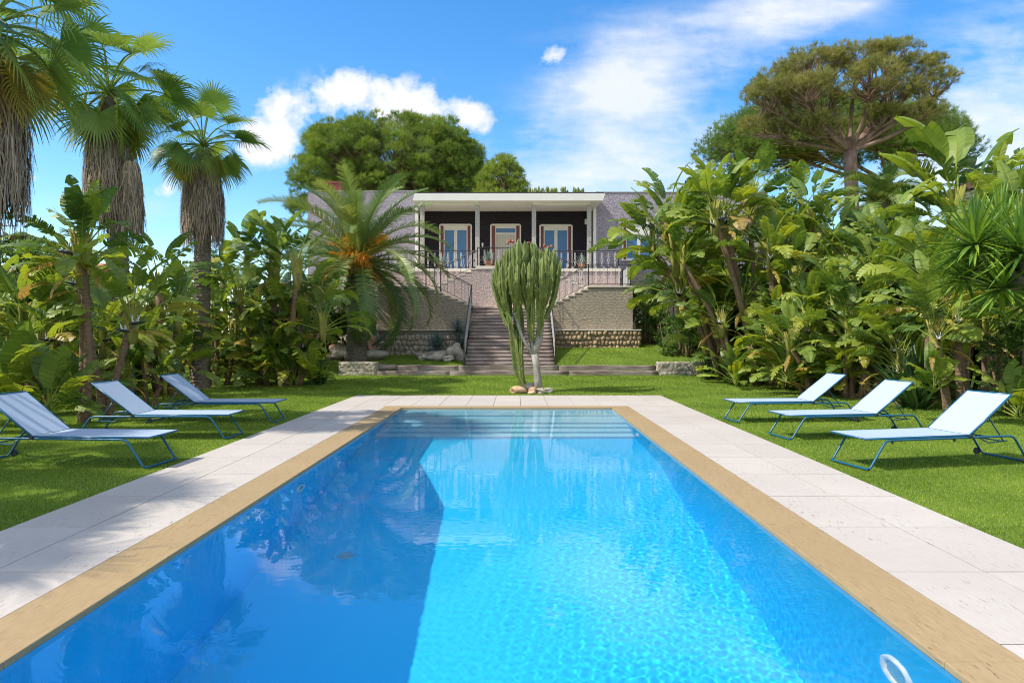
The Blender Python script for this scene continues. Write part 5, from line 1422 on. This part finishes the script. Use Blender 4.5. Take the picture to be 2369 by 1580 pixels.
def leaf_cloud(name, label, cat, boxes, mat, n, size, tint0, seed, part='leaves', group=None, stem=True):
    """broad leaved shrub: leaves in clumps all through its volume, on a few stems. boxes: (cx, cy, cz, rx, ry, rz)"""
    rg = np.random.default_rng(seed); bx = boxes[0]; o0 = np.array([bx[0], bx[1], gz(bx[0], bx[1])]); root = thing(name, label, cat, tuple(o0), group=group)
    vol = np.array([b[3] * b[4] + b[3] * b[5] for b in boxes]); cnt = (n * vol / vol.sum()).astype(int); C = []; N = []; T = []
    st_ = MB()
    for b, m_ in zip(boxes, cnt):
        k = max(4, m_ // 60); cc = rg.uniform(-1, 1, (k, 3)); cc = cc / np.maximum(1, np.linalg.norm(cc, axis=1, keepdims=True)) ; ctr = np.array(b[:3]) + cc * np.array(b[3:]) - o0
        which = rg.integers(0, k, m_); d = rg.normal(size=(m_, 3)); d /= np.linalg.norm(d, axis=1, keepdims=True)
        r = min(b[3:]) * .42; q = ctr[which] + d * r * rg.uniform(.3, 1, (m_, 1)) ** .5
        C.append(q); N.append(d + np.array([0, 0, .4])); tk = rg.normal(0, .12, k); T.append(tint0 + tk[which])
        for j in range(0, k, max(1, k // 10)):
            f = np.array([b[0], b[1], 0]) - o0; f[2] = -.05; f[:2] += (ctr[j][:2] - f[:2]) * .4
            st_.tube([tuple(v_) for v_ in bez(f, (f + ctr[j]) / 2 + rg.normal(0, .1, 3), ctr[j], 5)], [.05, .045, .035, .025, .012], 5)
    C = np.concatenate(C); C[:, 2] = np.maximum(C[:, 2], .03); N = np.concatenate(N); T = np.concatenate(T)
    me = tufts(C, N, mat, part, size, size * .28, 3, .6, T, .08); link(part, me, root)
    if stem: st_.build('stem', M['banana_bark'], root, True)
    return root
H = M['hedge_leaf']
def bxs(x0, x1, Y, y_top, rz_base, ry=1.0, n=5, jit=.1):
    out = []
    for k in range(n):
        xa = PX(x0 + (x1 - x0) * (k + .5) / n, Y); z0 = gz(xa, Y); zt_ = P(0, y_top, Y).z * random.uniform(1 - jit, 1 + jit); out.append((xa, Y + random.uniform(-.3, .3), (z0 + zt_) / 2, (PX(x1, Y) - PX(x0, Y)) / n * .75, ry, (zt_ - z0) / 2))
    return out
random.seed(31)
leaf_cloud('hedge', 'dark green hedge behind the left bed', 'hedge', bxs(-150, 330, 20.5, 760, 0, .8, 6), H, 6500, .17, .25, 41)
leaf_cloud('hedge', 'dark hedge closing the left bed behind the third fan palm', 'hedge', bxs(330, 700, 29.0, 735, 0, .9, 5), H, 6000, .19, .3, 42)
leaf_cloud('hedge', 'dark green shrub mass low behind the right bed', 'hedge', bxs(1640, 2060, 26.0, 640, 0, 1.0, 6), H, 9500, .18, .27, 43)
leaf_cloud('hedge', 'dark green hedge behind the nearest right lounger', 'hedge', bxs(2030, 2480, 20.5, 640, 0, 1.0, 6), H, 9500, .17, .27, 44)
leaf_cloud('hedge', 'small leaved glossy shrub at the right photo edge under the yucca tree', 'shrub', bxs(2310, 2460, 14.5, 700, 0, .8, 2), H, 4200, .09, .42, 45)
leaf_cloud('shrub', 'climbing shrub against the right landing block', 'shrub', [(PX(1482, 33.5), 33.5, 3.3, .75, .5, 1.5), (PX(1505, 33.5), 33.6, 2.3, .5, .5, .9)], H, 2600, .12, .55, 46)
leaf_cloud('shrub', 'leafy shrub under the right thicket near the upper lawn', 'shrub', [(PX(1580, 30), 30, 1.6, 1.0, .9, 1.0), (PX(1620, 30), 30.2, 2.2, 1.0, .9, 1.4), (PX(1560, 31), 32, 2.6, .8, .9, 1.5)], H, 3600, .14, .42, 47)
leaf_cloud('red_hedge', 'hedge with red young leaves seen through the left plants', 'hedge', bxs(10, 190, 24.5, 708, 0, .6, 3), M['red_leaf'], 3600, .12, .5, 48)
leaf_cloud('leafy_tree', 'loose pale leaved tree far left behind the hedge', 'tree', [(PX(95, 34), 34, 5.0, 1.6, 1.2, 1.2), (PX(60, 34), 34, 4.2, 1.0, 1, .8), (PX(130, 34), 34.5, 4.6, .9, 1, .9)], H, 2200, .2, .68, 49)
leaf_cloud('leafy_tree', 'dark tree at the left photo edge beyond the hedge', 'tree', [(PX(-10, 30), 30, 4.0, 1.6, 1.2, 1.6)], H, 2600, .2, .3, 50)
leaf_cloud('shrub', 'green shrub behind the right bed below the teal awning', 'shrub', bxs(2080, 2420, 27.0, 560, 0, 1.0, 4), H, 6000, .2, .42, 51)
leaf_cloud('shrub', 'bushy green shrub high behind the right bed under the pine', 'shrub', bxs(1600, 2080, 31.0, 470, 0, 1.2, 6, .12), H, 8000, .22, .36, 52)
leaf_cloud('shrub', 'dense shrub left of the date palm behind the full clump', 'shrub', bxs(560, 790, 31.5, 640, 0, 1.0, 3), H, 4200, .2, .38, 53)

# the pale feathery palm behind the right bed
def feather(label, x, Y, y, L, n, seed):
    random.seed(seed); p = P(x, y, Y); b = Vector((p.x, Y, gz(p.x, Y))); root = thing('feather_palm', label, 'palm tree', b)
    mb = MB(); ringed_trunk(mb, [(0, 0, -.1), (0, 0, (p.z - b.z) * .5), (0, 0, p.z - b.z)], [.3, .26, .26], 10, seed); mb.build('trunk', M['palm_bark'], root)
    cr = MB()
    for k in range(n):
        f = (k + .5) / n; date_frond(cr, R(8) + R(80) * f, k * 2.39996, L * random.uniform(.85, 1.1), random.uniform(.8, 1.2), random.uniform(.35, .7))
    o = cr.build('crown', M['date_leaf'], root); o.location = (0, 0, p.z - b.z)
feather('pale feather palm behind the right thicket, below the pine trunk', 2020, 33, 470, 2.5, 22, 5)
feather('small palm far left behind the loose tree', 38, 42, 570, 1.2, 16, 6)
# spiky cacti on the slope behind the porch roof
ro = thing('cactus_thicket', 'row of small cactus tops showing above the porch roof', 'cactus', (PX(1270, 50), 50, 8))
cm = MB(); random.seed(8)
for k in range(46):
    x = PX(random.uniform(1210, 1300) if k < 36 else random.uniform(1312, 1335), 50); top = P(0, random.uniform(427, 437), 50).z
    cactus_arm(cm, [(x - PX(1270, 50), random.uniform(-.8, .8), 0), (x - PX(1270, 50) + random.uniform(-.2, .2), 0, (top - 8) * .6), (x - PX(1270, 50) + random.uniform(-.3, .3), 0, top - 8)], .10, True, 4, k)
cm.build('arms', M['cactus_green'], ro)

# ------------------------------------------------------------------ neighbours
def neighbour(name, label, x0, x1, Y, ytop, zb, roofmat, slope=True, depth=6):
    xa, xb = PX(x0, Y), PX(x1, Y); zt_ = P(0, ytop, Y).z; root = thing(name, label, 'house', ((xa + xb) / 2, Y, zb)); c = (xa + xb) / 2
    w = MB(); w.box(xa - c, xb - c, 0, depth, -.5, zt_ - zb); w.build('wall', M['render_wall'], root)
    w = MB()
    if slope:
        h = .9; i = len(w.v); e = .35
        w.v += [Vector(p) for p in ((xa - c - e, -e, zt_ - zb + .02), (xb - c + e, -e, zt_ - zb + .02), (xb - c + e, depth / 2, zt_ - zb + h), (xa - c - e, depth / 2, zt_ - zb + h), (xb - c + e, depth + e, zt_ - zb + .02), (xa - c - e, depth + e, zt_ - zb + .02))]
        for q in ((0, 1, 2, 3), (3, 2, 4, 5)): w.f.append(tuple(i + k for k in q)); w.t.append(.5); w.mi.append(0)
        w.f.append((i, i + 3, i + 5)); w.f.append((i + 1, i + 4, i + 2)); w.t += [.5, .5]; w.mi += [0, 0]
    else: w.box(xa - c - .2, xb - c + .2, -.2, depth, zt_ - zb + .005, zt_ - zb + .2)
    w.build('roof', M[roofmat], root)
    return root, zt_ - zb, c
nb, hh, c_ = neighbour('neighbour_house', 'small cream house with tiled roof behind the left bed', -60, 150, 33, 632, 0, 'roof_tile')
w = MB(); w.box(PX(45, 33) - c_ - .45, PX(45, 33) - c_ + .45, 3, 3.8, hh + .2, hh + 1.5); w.build('chimney', M['red_brick'], nb)
for x in (40, 120):
    w = MB(); w.box(PX(x, 33) - c_ - .4, PX(x, 33) - c_ + .4, -.03, .05, hh - 2.2, hh - .9); q = w.build('window', M['frame_paint'], nb)
    w = MB(); w.box(PX(x, 33) - c_ - .33, PX(x, 33) - c_ + .33, -.045, -.032, hh - 2.13, hh - .97); w.build('pane', M['window_glass'], q)
nb, hh, c_ = neighbour('neighbour_house', 'white house with tiled roof far right behind the yucca tree', 2322, 2480, 42, 408, 0, 'roof_tile')
w = MB(); w.box(PX(2345, 42) - c_ - .35, PX(2345, 42) - c_ + .35, -.03, .05, hh - 2.0, hh - 1.0); q = w.build('window', M['frame_paint'], nb)
w = MB(); w.box(PX(2345, 42) - c_ - .28, PX(2345, 42) - c_ + .28, -.045, -.032, hh - 1.93, hh - 1.07); w.build('pane', M['window_glass'], q)
# low white garden wall far left and a pale path beyond the third palm
w = MB(); w.box(-2.6, 2.6, 0, .25, 0, 2.2); w.build('boundary_wall', M['mortar'])
o = bpy.data.objects['boundary_wall']; o.location = (PX(150, 29), 30.6, 0); tag(o, 'pale boundary wall showing through the left plants', 'wall')
w = MB(); w.box(-1.6, 1.6, 0, .4, 0, .95); o = w.build('low_wall', M['render_wall']); o.location = (PX(560, 30), 30.5, .2); tag(o, 'low cream wall glimpsed behind the left clump', 'wall')
# roof aerials
def aerial(label, x, Y, ytop, ybase, zfoot):
    p = P(x, ytop, Y); root = thing('roof_aerial', label, 'aerial', (p.x, Y, zfoot))
    w = MB(); w.tube([(0, 0, 0), (0, 0, p.z - zfoot)], .022, 6); w.build('mast', M['black_metal'], root)
    w = MB(); z = p.z - zfoot
    w.tube([(-.15, 0, z - .08), (.75, 0, z - .08)], .012, 4)
    for k in range(6): w.tube([(-.1 + k * .16, -.22, z - .08), (-.1 + k * .16, .22, z - .08)], .007, 4)
    w.build('antenna', M['black_metal'], root)
aerial('thin television aerial at the left photo edge above the small palm', 1, 33.5, 515, 0, 3.9)
aerial('television aerial on the white house far right', 2343, 42.5, 358, 0, 9.5)
# awning and parasol beyond the right bed
aw = thing('awning', 'teal awning roof between the right thicket and the yucca', 'awning', (PX(2300, 30), 30, 0))
w = MB()
for k in range(10):
    a0_, a1_ = math.pi * k / 10, math.pi * (k + 1) / 10
    for (a, b) in ((a0_, a1_),):
        w.quad(Vector((-math.cos(a) * 1.1, 0, 7.2 + math.sin(a) * .55)), Vector((-math.cos(b) * 1.1, 0, 7.2 + math.sin(b) * .55)), Vector((-math.cos(b) * 1.1, 2.5, 7.2 + math.sin(b) * .55)), Vector((-math.cos(a) * 1.1, 2.5, 7.2 + math.sin(a) * .55)))
w.build('cover', M['teal_awning'], aw)
for x in (-1.08, 1.08):
    w = MB(); w.tube([(x, .1, 0), (x, .1, 7.2)], .05, 8); w.build('pole', M['pale_metal'], aw)
pr = thing('parasol', 'white garden parasol half hidden in the right thicket', 'parasol', (PX(2122, 27), 28.6, 0))
w = MB(); n = 8
top = Vector((0, 0, 6.25)); ring = [Vector((math.cos(2 * math.pi * k / n) * .95, math.sin(2 * math.pi * k / n) * .95, 5.75)) for k in range(n)]
for k in range(n):
    a, b = ring[k], ring[(k + 1) % n]; w.tri(top, a, b); w.quad(a, a - Vector((0, 0, .14)), b - Vector((0, 0, .14)), b)
w.build('canopy', M['white_cloth'], pr)
w = MB(); w.tube([(0, 0, 0), (0, 0, 6.2)], .035, 8); w.build('pole', M['pale_metal'], pr)
